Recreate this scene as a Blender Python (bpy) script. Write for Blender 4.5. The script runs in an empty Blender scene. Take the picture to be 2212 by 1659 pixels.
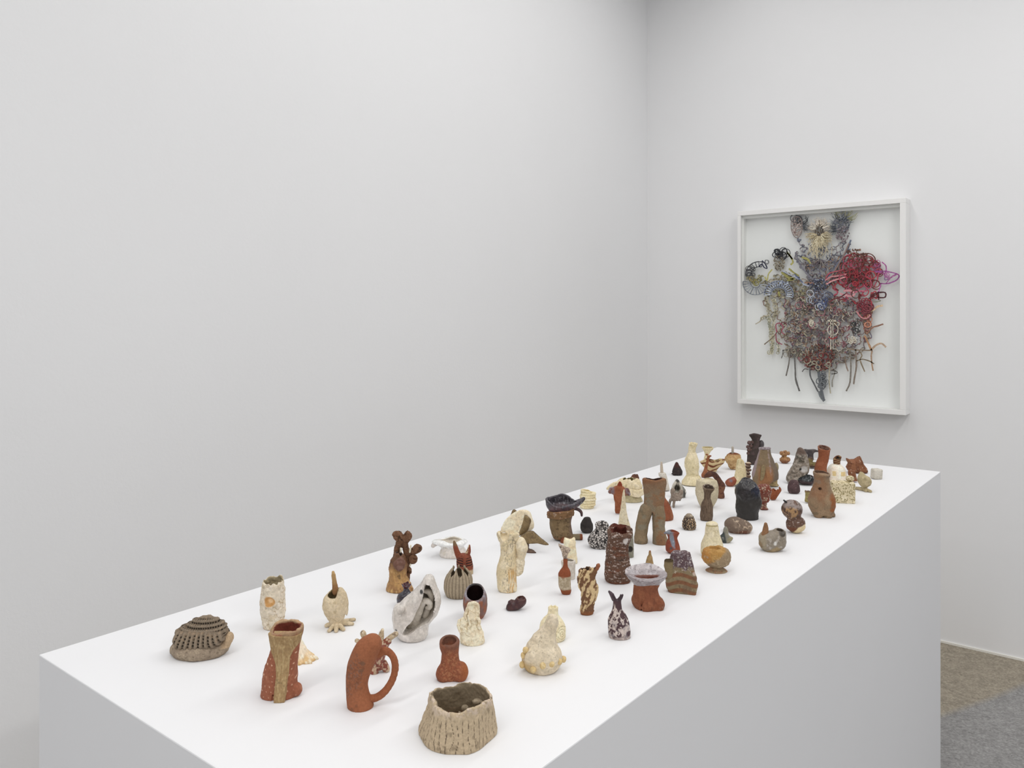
import bpy, math, random, zlib
import numpy as np
from mathutils import Vector, Matrix

# ---------------------------------------------------------------- camera, world, lamps, exposure
SC = bpy.context.scene
COL = SC.collection
F, YAW, HY, CX = 1735.3, 0.6738, 677.5, 1106.0        # focal length in px of the 2212 px frame, camera yaw, horizon row
EYE, TABLE = 1.335, 0.88
cam = bpy.data.objects.new('camera', bpy.data.cameras.new('camera'))
COL.objects.link(cam)
cam.location = (0, 0, EYE)
cam.rotation_euler = (math.pi / 2, 0, YAW)
cam.data.sensor_width = 36.0
cam.data.lens = 36.0 * F / 2212.0
cam.data.shift_y = -(829.5 - HY) / 2212.0
cam.data.clip_start = 0.05
SC.camera = cam

w = bpy.data.worlds.new('gallery_ambience'); SC.world = w; w.use_nodes = True
w.node_tree.nodes['Background'].inputs[0].default_value = (0.93, 0.96, 1.0, 1)
w.node_tree.nodes['Background'].inputs[1].default_value = 0.345

def area(name, loc, sx, sy, watts, col=(1, 1, 1)):
    l = bpy.data.lights.new(name, 'AREA'); l.shape = 'RECTANGLE'; l.size = sx; l.size_y = sy
    l.energy = watts; l.color = col
    o = bpy.data.objects.new(name, l); o.location = loc; COL.objects.link(o)
    return o
LAMPS = [((-1.3, -.9, 3.12), .25, 2.6, 5.2), ((-1.3, 2.0, 3.12), .25, 2.4, 11.4), ((-.5, -.9, 3.12), .25, 2.6, 20), ((-.5, 2.0, 3.12), .25, 2.4, 6.2),
         ((.5, 2.0, 3.12), .25, 2.4, 24), ((1.6, 2.0, 3.12), .25, 2.4, 4), ((2.8, -.9, 3.12), .25, 2.6, 80), ((0, -2.6, 3.12), 4, .3, 26)]
for p_, sx_, sy_, w_ in LAMPS: area('ceiling_lamp', p_, sx_, sy_, w_, (1, .99, .975))

SC.view_settings.view_transform = 'Standard'
SC.view_settings.look = 'None'
SC.view_settings.gamma = 1
SC.view_settings.use_curve_mapping = False
SC.view_settings.exposure = 0.0

# ---------------------------------------------------------------- small helpers
CR = np.array([math.cos(YAW), math.sin(YAW)])          # camera right on the ground
CF = np.array([-math.sin(YAW), math.cos(YAW)])         # camera forward on the ground

def lin(h):
    h = h.lstrip('#')
    c = np.array([int(h[i:i + 2], 16) / 255 for i in (0, 2, 4)])
    return np.where(c <= .04045, c / 12.92, ((c + .055) / 1.055) ** 2.4)
def C(h, g=1.12):
    c = lin(h); m = c.mean()
    return np.clip((m + (c - m) * .8) * g, 0, .94)

def tag(o, label=None, cat=None, group=None, kind=None):
    if label: o['label'] = label
    if cat: o['category'] = cat
    if group: o['group'] = group
    if kind: o['kind'] = kind
    return o

def node_mat(name, build):
    m = bpy.data.materials.new(name); m.use_nodes = True
    nt = m.node_tree; nt.nodes.clear()
    out = nt.nodes.new('ShaderNodeOutputMaterial')
    b = nt.nodes.new('ShaderNodeBsdfPrincipled')
    nt.links.new(b.outputs[0], out.inputs[0])
    build(nt, b)
    return m
def N(nt, typ, **kw):
    n = nt.nodes.new(typ)
    for k, v in kw.items():
        if k.startswith('i_'): n.inputs[int(k[2:])].default_value = v
        else: setattr(n, k, v)
    return n

def plain(name, hexc, rough=.9, bump=0.0, bscale=300, g=1.0, vary=.02, vscale=2.0):
    def b(nt, p):
        c = C(hexc, g)
        tc = N(nt, 'ShaderNodeTexCoord')
        nz_ = N(nt, 'ShaderNodeTexNoise'); nz_.inputs['Scale'].default_value = vscale; nz_.inputs['Detail'].default_value = 4
        nt.links.new(tc.outputs['Object'], nz_.inputs['Vector'])
        r = N(nt, 'ShaderNodeValToRGB')
        r.color_ramp.elements[0].position = .3; r.color_ramp.elements[1].position = .7
        r.color_ramp.elements[0].color = (*(c * (1 - vary)), 1); r.color_ramp.elements[1].color = (*np.minimum(c * (1 + vary), 1), 1)
        nt.links.new(nz_.outputs['Fac'], r.inputs[0]); nt.links.new(r.outputs[0], p.inputs['Base Color'])
        p.inputs['Roughness'].default_value = rough
        if bump:
            n2 = N(nt, 'ShaderNodeTexNoise'); n2.inputs['Scale'].default_value = bscale; n2.inputs['Detail'].default_value = 3
            nt.links.new(tc.outputs['Object'], n2.inputs['Vector'])
            bp = N(nt, 'ShaderNodeBump'); bp.inputs['Strength'].default_value = bump; bp.inputs['Distance'].default_value = .001
            nt.links.new(n2.outputs['Fac'], bp.inputs['Height']); nt.links.new(bp.outputs[0], p.inputs['Normal'])
    return node_mat(name, b)

def clay(name, grain, bump, bdist, speck=0.0, rough=.88, base_gl=.2, spec=.35):
    """fired clay: colour zones come from the piece itself, grain, specks and relief from noise"""
    def b(nt, p):
        at = N(nt, 'ShaderNodeAttribute', attribute_name='clay_colour')
        tc = N(nt, 'ShaderNodeTexCoord')
        n1 = N(nt, 'ShaderNodeTexNoise'); n1.inputs['Scale'].default_value = grain; n1.inputs['Detail'].default_value = 6
        n1.inputs['Roughness'].default_value = .65
        nt.links.new(tc.outputs['Object'], n1.inputs['Vector'])
        mr = N(nt, 'ShaderNodeMapRange'); mr.inputs[1].default_value = .3; mr.inputs[2].default_value = .7
        mr.inputs[3].default_value = .80; mr.inputs[4].default_value = 1.16
        nt.links.new(n1.outputs['Fac'], mr.inputs[0])
        mu = N(nt, 'ShaderNodeMix', data_type='RGBA', blend_type='MULTIPLY'); mu.inputs[0].default_value = 1
        nt.links.new(at.outputs['Color'], mu.inputs[6]); nt.links.new(mr.outputs[0], mu.inputs[7])
        last = mu.outputs[2]
        if speck:
            vo = N(nt, 'ShaderNodeTexVoronoi'); vo.inputs['Scale'].default_value = 600
            nt.links.new(tc.outputs['Object'], vo.inputs['Vector'])
            st = N(nt, 'ShaderNodeMapRange'); st.inputs[1].default_value = .13; st.inputs[2].default_value = .2
            st.inputs[3].default_value = speck; st.inputs[4].default_value = 0
            nt.links.new(vo.outputs['Distance'], st.inputs[0])
            m2 = N(nt, 'ShaderNodeMix', data_type='RGBA'); m2.inputs[7].default_value = (.06, .04, .03, 1)
            nt.links.new(st.outputs[0], m2.inputs[0]); nt.links.new(last, m2.inputs[6]); last = m2.outputs[2]
        nt.links.new(last, p.inputs['Base Color'])
        ro = N(nt, 'ShaderNodeMapRange'); ro.inputs[3].default_value = rough; ro.inputs[4].default_value = base_gl
        nt.links.new(at.outputs['Alpha'], ro.inputs[0]); nt.links.new(ro.outputs[0], p.inputs['Roughness'])
        p.inputs['Specular IOR Level'].default_value = spec
        bp = N(nt, 'ShaderNodeBump'); bp.inputs['Strength'].default_value = bump; bp.inputs['Distance'].default_value = bdist
        nt.links.new(n1.outputs['Fac'], bp.inputs['Height']); nt.links.new(bp.outputs[0], p.inputs['Normal'])
    return node_mat(name, b)
M_CLAY = clay('bisque_clay', 380, .5, .0010, .15)
M_GLAZE = clay('glazed_clay', 230, .22, .0007, 0, .8, .12, .5)
M_ROUGH = clay('coarse_clay', 470, .9, .0020, .4)
M_CREAM = clay('pale_stoneware', 300, .35, .0008, .05)

# ---------------------------------------------------------------- numpy noise
_rs = np.random.RandomState(7)
_T = _rs.rand(32, 32, 32).astype(np.float32)
def nz(x, y, z, s, seed=0):
    x = x / s + seed * 7.31; y = y / s + seed * 3.17; z = z / s + seed * 5.77
    xi = np.floor(x).astype(np.int32); yi = np.floor(y).astype(np.int32); zi = np.floor(z).astype(np.int32)
    fx = x - xi; fy = y - yi; fz = z - zi
    fx = fx * fx * (3 - 2 * fx); fy = fy * fy * (3 - 2 * fy); fz = fz * fz * (3 - 2 * fz)
    xi &= 31; yi &= 31; zi &= 31; x1 = (xi + 1) & 31; y1 = (yi + 1) & 31; z1 = (zi + 1) & 31
    a = _T[xi, yi, zi] * (1 - fx) + _T[x1, yi, zi] * fx
    b = _T[xi, y1, zi] * (1 - fx) + _T[x1, y1, zi] * fx
    c = _T[xi, yi, z1] * (1 - fx) + _T[x1, yi, z1] * fx
    d = _T[xi, y1, z1] * (1 - fx) + _T[x1, y1, z1] * fx
    return (a * (1 - fy) + b * fy) * (1 - fz) + (c * (1 - fy) + d * fy) * fz
def fb(x, y, z, s, seed=0):
    return (nz(x, y, z, s, seed) + .5 * nz(x, y, z, s / 2.1, seed + 1) + .25 * nz(x, y, z, s / 4.3, seed + 2)) / 1.75
def sst(v, a, b):
    t = np.clip((v - a) / (b - a), 0, 1); return t * t * (3 - 2 * t)

# ---------------------------------------------------------------- solid modelling: signed distance fields
# every function takes (x, d, v): x to the right, d away from the viewer, v DOWN, in "piece units"
def smin(a, b, k):
    if k <= 0: return np.minimum(a, b)
    h = np.maximum(k - np.abs(a - b), 0) / k
    return np.minimum(a, b) - h * h * k * .25
def U(*fs, k=3):
    def f(x, d, v):
        r = fs[0](x, d, v)
        for g in fs[1:]: r = smin(r, g(x, d, v), k)
        return r
    return f
def CUT(a, *bs, k=1.5):
    def f(x, d, v):
        r = a(x, d, v)
        for b in bs: r = -smin(-r, b(x, d, v), k)
        return r
    return f
def curve(tab, n=48):
    t = np.array(tab, float); v = t[:, 0]
    vs = np.linspace(v[0], v[-1], n)
    out = [vs]
    for c in range(1, t.shape[1]):
        y = t[:, c]; h = np.diff(v); s = np.diff(y) / h
        m = np.zeros(len(v)); m[0] = s[0]; m[-1] = s[-1]
        for i in range(1, len(v) - 1):
            m[i] = 0 if s[i - 1] * s[i] <= 0 else 2 / (1 / s[i - 1] + 1 / s[i])
        i = np.clip(np.searchsorted(v, vs) - 1, 0, len(v) - 2)
        tt = (vs - v[i]) / h[i]
        out.append((2 * tt**3 - 3 * tt**2 + 1) * y[i] + (tt**3 - 2 * tt**2 + tt) * h[i] * m[i] + (-2 * tt**3 + 3 * tt**2) * y[i + 1] + (tt**3 - tt**2) * h[i] * m[i + 1])
    return out
def pot(prof, t=0, top=None, k=1.0, sq=2.0, floor=5, yc=0, rr=2.0, lean=0, bot=None, lobes=None):
    """turned or pinched vessel; prof rows are (v, x_left, x_right); t = wall thickness (0 = solid)"""
    vs, xl, xr = curve(prof)
    vtop, vbot = prof[0][0], prof[-1][0]
    def f(x, d, v):
        V = np.clip(v, vtop, vbot)
        l = np.interp(V, vs, xl); r = np.interp(V, vs, xr)
        c = (l + r) / 2; w = np.maximum((r - l) / 2, .5)
        dd = d - yc - lean * (vbot - V)
        if sq == 2: q = np.sqrt(((x - c) / w)**2 + (dd / (w * k))**2)
        else: q = (np.abs((x - c) / w)**sq + np.abs(dd / (w * k))**sq)**(1 / sq)
        if lobes is not None:
            th = np.arctan2(dd / k, x - c); q = q / (1 + lobes(th, V))
        o = (q - 1) * w * min(1, k)
        tp = (vtop if top is None else top(x - c, dd)) - v
        res = -smin(-o, -tp, rr)
        res = np.maximum(res, v - (vbot if bot is None else bot))
        if t: 
            inn = np.maximum(o + t, v - (vbot - floor))
            res = -smin(-res, inn, rr * .5)
        return res
    return f
def wavy(v0, amp, n=5, ph=0, seed=1):
    def f(x, d):
        th = np.arctan2(d, x)
        return v0 + amp * (np.sin(n * th + ph) * .6 + np.sin((2 * n + 1) * th + ph * 2 + seed) * .4)
    return f
def jag(v0, amp, s=6, seed=1):
    def f(x, d):
        return v0 + amp * (nz(x, d, x * 0 + 5., s, seed) * 2 - 1)
    return f
def _ab(x, d, v, a, b):
    ba = np.array(b, float) - np.array(a, float); L = float(ba @ ba) + 1e-9
    h = np.clip(((x - a[0]) * ba[0] + (d - a[1]) * ba[1] + (v - a[2]) * ba[2]) / L, 0, 1)
    q = np.sqrt((x - a[0] - h * ba[0])**2 + (d - a[1] - h * ba[1])**2 + (v - a[2] - h * ba[2])**2)
    return q, h
def spl(pts, rad, n):
    p = np.array([list(a) + [r] for a, r in zip(pts, rad)], float)
    if len(p) < 3 or n < 2: return p
    q = np.vstack([2 * p[0] - p[1], p, 2 * p[-1] - p[-2]]); out = []
    for i in range(1, len(q) - 2):
        for t in np.arange(n) / n:
            a, b, c, e = q[i - 1], q[i], q[i + 1], q[i + 2]
            out.append(.5 * (2 * b + (c - a) * t + (2 * a - 5 * b + 4 * c - e) * t * t + (3 * b - a - 3 * c + e) * t**3))
    out.append(p[-1]); return np.array(out)
def tube(pts, rad, n=3, k=0):
    if np.isscalar(rad): rad = [rad] * len(pts)
    q = spl(pts, rad, n)
    def f(x, d, v):
        r = None
        for a, b in zip(q[:-1], q[1:]):
            e, h = _ab(x, d, v, a[:3], b[:3]); e = e - (a[3] + (b[3] - a[3]) * h)
            r = e if r is None else smin(r, e, k)
        return r
    return f
def ell(c, r, ax=0, az=0):
    """ellipsoid; az turns it in the x-v plane, ax in the d-v plane (degrees)"""
    ca, sa = math.cos(math.radians(az)), math.sin(math.radians(az))
    cb, sb = math.cos(math.radians(ax)), math.sin(math.radians(ax))
    def f(x, d, v):
        X, D, V = x - c[0], d - c[1], v - c[2]
        X, V = ca * X + sa * V, -sa * X + ca * V
        D, V = cb * D + sb * V, -sb * D + cb * V
        return (np.sqrt((X / r[0])**2 + (D / r[1])**2 + (V / r[2])**2) - 1) * min(r)
    return f
def box(c, h, r=2, az=0, tw=0, rot=0):
    ca, sa = math.cos(math.radians(az)), math.sin(math.radians(az))
    cr, sr = math.cos(math.radians(rot)), math.sin(math.radians(rot))
    def f(x, d, v):
        X, D, V = x - c[0], d - c[1], v - c[2]
        X, V = ca * X + sa * V, -sa * X + ca * V
        X, D = cr * X + sr * D, -sr * X + cr * D
        a, b, e = np.abs(X) - h[0] + r, np.abs(D) - h[1] + r, np.abs(V) - h[2] + r
        return np.minimum(np.maximum(np.maximum(a, b), e), 0) + np.sqrt(np.maximum(a, 0)**2 + np.maximum(b, 0)**2 + np.maximum(e, 0)**2) - r
    return f
def poly2(poly):
    P = np.array(poly, float)
    def f(x, v):
        x, v = np.broadcast_arrays(x, v)
        dd = np.full(x.shape, 1e9); s = np.zeros(x.shape, bool)
        for i in range(len(P)):
            a, b = P[i], P[i - 1]; e = b - a; wx = x - a[0]; wv = v - a[1]
            t = np.clip((wx * e[0] + wv * e[1]) / (e @ e + 1e-9), 0, 1)
            dd = np.minimum(dd, (wx - e[0] * t)**2 + (wv - e[1] * t)**2)
            c1 = v >= a[1]; c2 = v < b[1]; c3 = e[0] * wv > e[1] * wx
            s ^= (c1 & c2 & c3) | (~c1 & ~c2 & ~c3)
        return np.where(s, -1, 1) * np.sqrt(dd)
    return f
def smoothpoly(poly, n=3):
    p = np.array(poly, float); m = len(p); out = []
    for i in range(m):
        a, b, c, e = p[i - 1], p[i], p[(i + 1) % m], p[(i + 2) % m]
        for t in np.arange(n) / n:
            out.append(.5 * (2 * b + (c - a) * t + (2 * a - 5 * b + 4 * c - e) * t * t + (3 * b - a - 3 * c + e) * t**3))
    return out
def infl(poly, H, R, dc=0, sm=2, bend=None, p=2.0):
    """pillow-like clay form: outline in x-v, half thickness H reached R units inside the outline"""
    g = poly2(smoothpoly(poly, sm) if sm > 1 else poly)
    def f(x, d, v):
        q = g(x, v); u = np.clip(-q / R, 0, 1)
        h = (H(x, v) if callable(H) else H) * (1 - (1 - u)**p)**(1 / p)
        D = np.abs(d - dc - (bend(x, v) if bend else 0))
        return np.where(q > 0, np.sqrt(q * q + D * D * (D > 0)), np.maximum((D - h) * .7, q))
    return f
def slab(poly, h, r=1.5, dc=0, sm=1, bend=None):
    g = poly2(smoothpoly(poly, sm) if sm > 1 else poly)
    def f(x, d, v):
        a = g(x, v) + r; b = np.abs(d - dc - (bend(x, v) if bend else 0)) - h + r
        return np.minimum(np.maximum(a, b), 0) + np.sqrt(np.maximum(a, 0)**2 + np.maximum(b, 0)**2) - r
    return f
def ring(c, R, r, e=1.0, plane='xv'):
    def f(x, d, v):
        if plane == 'xv': a, b, h = x - c[0], (v - c[2]) / e, d - c[1]
        else: a, b, h = x - c[0], (d - c[1]) / e, v - c[2]
        return np.sqrt((np.sqrt(a * a + b * b) - R)**2 + h * h) - r
    return f
def tilt(f, c, az=0, ax=0):
    """turn a form about c"""
    ca, sa = math.cos(math.radians(az)), math.sin(math.radians(az))
    cb, sb = math.cos(math.radians(ax)), math.sin(math.radians(ax))
    def g(x, d, v):
        X, D, V = x - c[0], d - c[1], v - c[2]
        X, V = ca * X + sa * V, -sa * X + ca * V
        D, V = cb * D + sb * V, -sb * D + cb * V
        return f(X + c[0], D + c[1], V + c[2])
    return g

def nets(g, org, vox):
    """surface nets over a sampled field -> vertices, quads"""
    s = g < 0
    nx, ny, nz_ = g.shape
    c = np.zeros((nx - 1, ny - 1, nz_ - 1), np.int8)
    for i in (0, 1):
        for j in (0, 1):
            for k in (0, 1): c += s[i:nx - 1 + i, j:ny - 1 + j, k:nz_ - 1 + k]
    act = np.argwhere((c > 0) & (c < 8))
    if len(act) == 0: return np.zeros((0, 3)), np.zeros((0, 4), int)
    idx = -np.ones(c.shape, np.int64); idx[tuple(act.T)] = np.arange(len(act))
    acc = np.zeros((len(act), 3)); cnt = np.zeros(len(act))
    co = [(i, j, k) for i in (0, 1) for j in (0, 1) for k in (0, 1)]
    val = {o: g[act[:, 0] + o[0], act[:, 1] + o[1], act[:, 2] + o[2]] for o in co}
    for a in co:
        for ax in range(3):
            if a[ax]: continue
            b = tuple(1 if q == ax else a[q] for q in range(3))
            va, vb = val[a], val[b]; m = (va < 0) != (vb < 0)
            t = np.where(m, va / np.where(m, va - vb, 1), 0)
            for q in range(3): acc[:, q] += m * (a[q] + (t if q == ax else 0))
            cnt += m
    V = (act + acc / cnt[:, None]) * vox + org
    Q = []
    for ax in range(3):
        sl0 = [slice(None)] * 3; sl1 = [slice(None)] * 3
        sl0[ax] = slice(0, -1); sl1[ax] = slice(1, None)
        a, b = s[tuple(sl0)], s[tuple(sl1)]
        e = np.argwhere(a != b)
        u, w_ = [(1, 2), (2, 0), (0, 1)][ax]
        e = e[(e[:, u] > 0) & (e[:, w_] > 0) & (e[:, u] < g.shape[u] - 1) & (e[:, w_] < g.shape[w_] - 1)]
        fl = a[tuple(e.T)]
        q = []
        for du, dw in ((-1, -1), (0, -1), (0, 0), (-1, 0)):
            z = e.copy(); z[:, u] += du; z[:, w_] += dw; q.append(idx[tuple(z.T)])
        q = np.stack(q, 1); q[~fl] = q[~fl][:, ::-1]; Q.append(q)
    return V, np.vstack(Q)

def mesh_np(name, V, Q, mat, smooth=True, rgba=None):
    me = bpy.data.meshes.new(name); n = Q.shape[1]
    me.vertices.add(len(V)); me.vertices.foreach_set('co', V.astype(np.float32).ravel())
    me.loops.add(Q.size); me.loops.foreach_set('vertex_index', Q.astype(np.int32).ravel())
    me.polygons.add(len(Q)); me.polygons.foreach_set('loop_start', np.arange(0, Q.size, n, dtype=np.int32))
    me.polygons.foreach_set('loop_total', np.full(len(Q), n, np.int32))
    me.polygons.foreach_set('use_smooth', np.full(len(Q), smooth))
    if rgba is not None:
        at = me.color_attributes.new('clay_colour', 'FLOAT_COLOR', 'POINT')
        at.data.foreach_set('color', rgba.astype(np.float32).ravel())
    me.materials.append(mat); me.update(calc_edges=True)
    return me

def vnorm(V, Q):
    n = np.cross(V[Q[:, 2]] - V[Q[:, 0]], V[Q[:, 3]] - V[Q[:, 1]])
    r = np.zeros_like(V)
    for i in range(4):
        for a in range(3): r[:, a] += np.bincount(Q[:, i], n[:, a], len(V))
    return r / (np.linalg.norm(r, axis=1)[:, None] + 1e-12)

def K(h):
    c = lin(h); m = c.mean(); sat = (c.max() - c.min()) / (c.max() + 1e-6)
    t = np.clip((sat - .45) / .3, 0, 1) * np.clip((.33 - (c[1] - c[2]) / (c[0] - c[2] + 1e-6)) / .12, 0, 1) if c[0] > c[1] > c[2] else 0            # red-brown clays fire browner than they look
    return np.clip((m + (c - m) * 1.04) * np.array([1.03 - .13 * t, .97 + .1 * t, .94]) * 1.22 * (1 - .4 * sat**1.5) * m / (m + .01), .004, .86)
# colour of a piece: a base and layers (colour, mask[, gloss])
def L(base, *layers, gl=0.0):
    def f(x, d, v, n):
        c = np.tile(K(base), (len(x), 1)); g = np.full(len(x), gl)
        for ly in layers:
            m = np.clip(ly[1](x, d, v, n), 0, 1)
            c = c * (1 - m[:, None]) + K(ly[0])[None] * m[:, None]
            if len(ly) > 2: g = g * (1 - m) + ly[2] * m
        return np.hstack([c, g[:, None]])
    return f
def sp(s, a, soft=.05, seed=0, st=(1, 1, 1)):
    return lambda x, d, v, n: .6 * sst(fb(x * st[0], d * st[1], v * st[2], s, seed), a, a + soft)
def line(s, w_=.02, seed=0, st=(1, 1, 1), warp=0):
    def f(x, d, v, n):
        q = fb(x * st[0], d * st[1], v * st[2], s, seed)
        return .75 * (1 - sst(np.abs(q - .5), w_, w_ * 2))
    return f
def marble(s, warp, a, seed=0, st=(1, 1, 1), sh=0, soft=.03):
    """folded clay of two colours: noise pushed about by slower noise"""
    def f(x, d, v, n=None):
        k1 = (fb(x, d, v, s * 1.6, seed + 3) - .5) * warp; k2 = (fb(x, d, v, s * 1.6, seed + 9) - .5) * warp
        X, V = x + k1 + sh * v, v + k2 - sh * x
        return sst(fb(X * st[0], (d + k1) * st[1], V * st[2], s, seed), a, a + soft)
    return f
def ab(v0, s=2, wob=0, seed=0):
    return lambda x, d, v, n: 1 - sst(v + wob * (nz(x, d, v, 8, seed) - .5) * 2, v0 - s, v0 + s)
def be(v0, s=2, wob=0, seed=0):
    return lambda x, d, v, n: sst(v + wob * (nz(x, d, v, 8, seed) - .5) * 2, v0 - s, v0 + s)
def ci(cx, cv, r, s=1.5, front=True, wob=0):
    def f(x, d, v, n):
        q = np.sqrt((x - cx)**2 + (v - cv)**2) + wob * (nz(x, d, v, 6) - .5) * 2
        m = 1 - sst(q, r - s, r + s)
        return m * (n[:, 1] < .2) if front else m
    return f
def pg(poly, s=1, front=True, wob=0):
    g = poly2(poly)
    def f(x, d, v, n):
        m = 1 - sst(g(x, v) + wob * (nz(x, d, v, 5) - .5) * 2, -s, s)
        return m * (n[:, 1] < .3) if front else m
    return f
def mul(*fs):
    def f(*a):
        r = fs[0](*a)
        for g in fs[1:]: r = r * g(*a)
        return r
    return f
def up(a=.3, s=.3): return lambda x, d, v, n: sst(-n[:, 2], a - s, a + s)
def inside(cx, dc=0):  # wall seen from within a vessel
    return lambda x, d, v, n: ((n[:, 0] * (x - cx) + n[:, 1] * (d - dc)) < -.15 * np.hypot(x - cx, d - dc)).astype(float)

class O:
    """one ceramic on the plinth; x and bottom are where its foot meets the top, rb its foot's half depth"""
    def __init__(s, name, label, cat, bx, yb, rb, group=None):
        s.name = name; s.bx = bx
        s.tan = (yb - HY) / F
        s.yc = yb - rb * s.tan
        z = (EYE - TABLE) * F / (s.yc - HY)
        s.s = z / F; s.tan = (s.yc - HY) / F
        xr = (bx - CX) / F * z
        w_ = CR * xr + CF * z
        s.e = bpy.data.objects.new(name, None); COL.objects.link(s.e)
        s.e.empty_display_size = .02
        s.e.location = (w_[0], w_[1], TABLE); s.e.rotation_euler = (0, 0, YAW)
        tag(s.e, label, cat, group)
    def p(s, px, py, d=0): return (px, d, py + d * s.tan)       # a point seen at px,py that lies d behind the middle
    def g(s, px, py, h=2):                                     # a point on the plinth seen at px,py
        return (px, -(py - s.yc) / s.tan, s.yc - h)
    def part(s, name, f, col, bb, vox=1.5, mat=None, disp=None, bump=(), free=False, label=None, parent=None):
        x0, x1, d0, d1, v0 = bb[:5]; v1 = bb[5] if len(bb) > 5 else s.yc + 2
        vox = vox * .87; m = vox * 2
        xs = np.arange(x0 - m, x1 + m, vox); ds = np.arange(d0 - m, d1 + m, vox); vs = np.arange(v0 - m, v1 + m, vox)
        X, D, V = xs[:, None, None], ds[None, :, None], vs[None, None, :]
        g = f(X, D, V)
        if not free: g = np.maximum(g, V - s.yc)
        g = np.broadcast_to(g, (len(xs), len(ds), len(vs))).copy()
        g[0] = g[-1] = 9; g[:, 0] = g[:, -1] = 9; g[:, :, 0] = g[:, :, -1] = 9
        P, Q = nets(g, np.array([xs[0], ds[0], vs[0]]), vox)
        if len(P) == 0: raise ValueError('empty part ' + s.name + ' ' + name)
        n = vnorm(P, Q)
        if bump or disp:
            a = np.zeros(len(P)); x, d, v = P.T
            for i, b in enumerate(bump): a += (fb(x, d, v, b[0], i + len(s.name)) - .5) * 2 * b[1]
            if disp: a += disp(x, d, v, n)
            a *= sst(s.yc - v, 0, 2.5) if not free else 1
            P = P + n * a[:, None]
            n = vnorm(P, Q)
        rgba = col(P[:, 0], P[:, 1], P[:, 2], n)
        W = np.stack([(P[:, 0] - s.bx) * s.s, P[:, 1] * s.s, np.maximum(s.yc - P[:, 2], 0) * s.s], 1)
        me = mesh_np(name, W, Q[:, ::-1], mat or M_CLAY, True, rgba)
        o = bpy.data.objects.new(name, me); COL.objects.link(o); o.parent = parent or s.e
        if label: o['label'] = label
        return o
def cube_mesh(name, boxes, mat, parent=None, loc=(0, 0, 0), rz=0, bev=0):
    V = []; Q = []
    for (a, b) in boxes:
        i = len(V)
        V += [(x, y, z) for x in (a[0], b[0]) for y in (a[1], b[1]) for z in (a[2], b[2])]
        Q += [[i + q for q in f] for f in ((0, 1, 3, 2), (4, 6, 7, 5), (0, 4, 5, 1), (2, 3, 7, 6), (0, 2, 6, 4), (1, 5, 7, 3))]
    me = mesh_np(name, np.array(V, float), np.array(Q), mat, False)
    o = bpy.data.objects.new(name, me); COL.objects.link(o); o.location = loc; o.rotation_euler.z = rz
    if parent: o.parent = parent
    if bev:
        m = o.modifiers.new('edge', 'BEVEL'); m.width = bev; m.segments = 2; m.limit_method = 'ANGLE'
    return o

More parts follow.
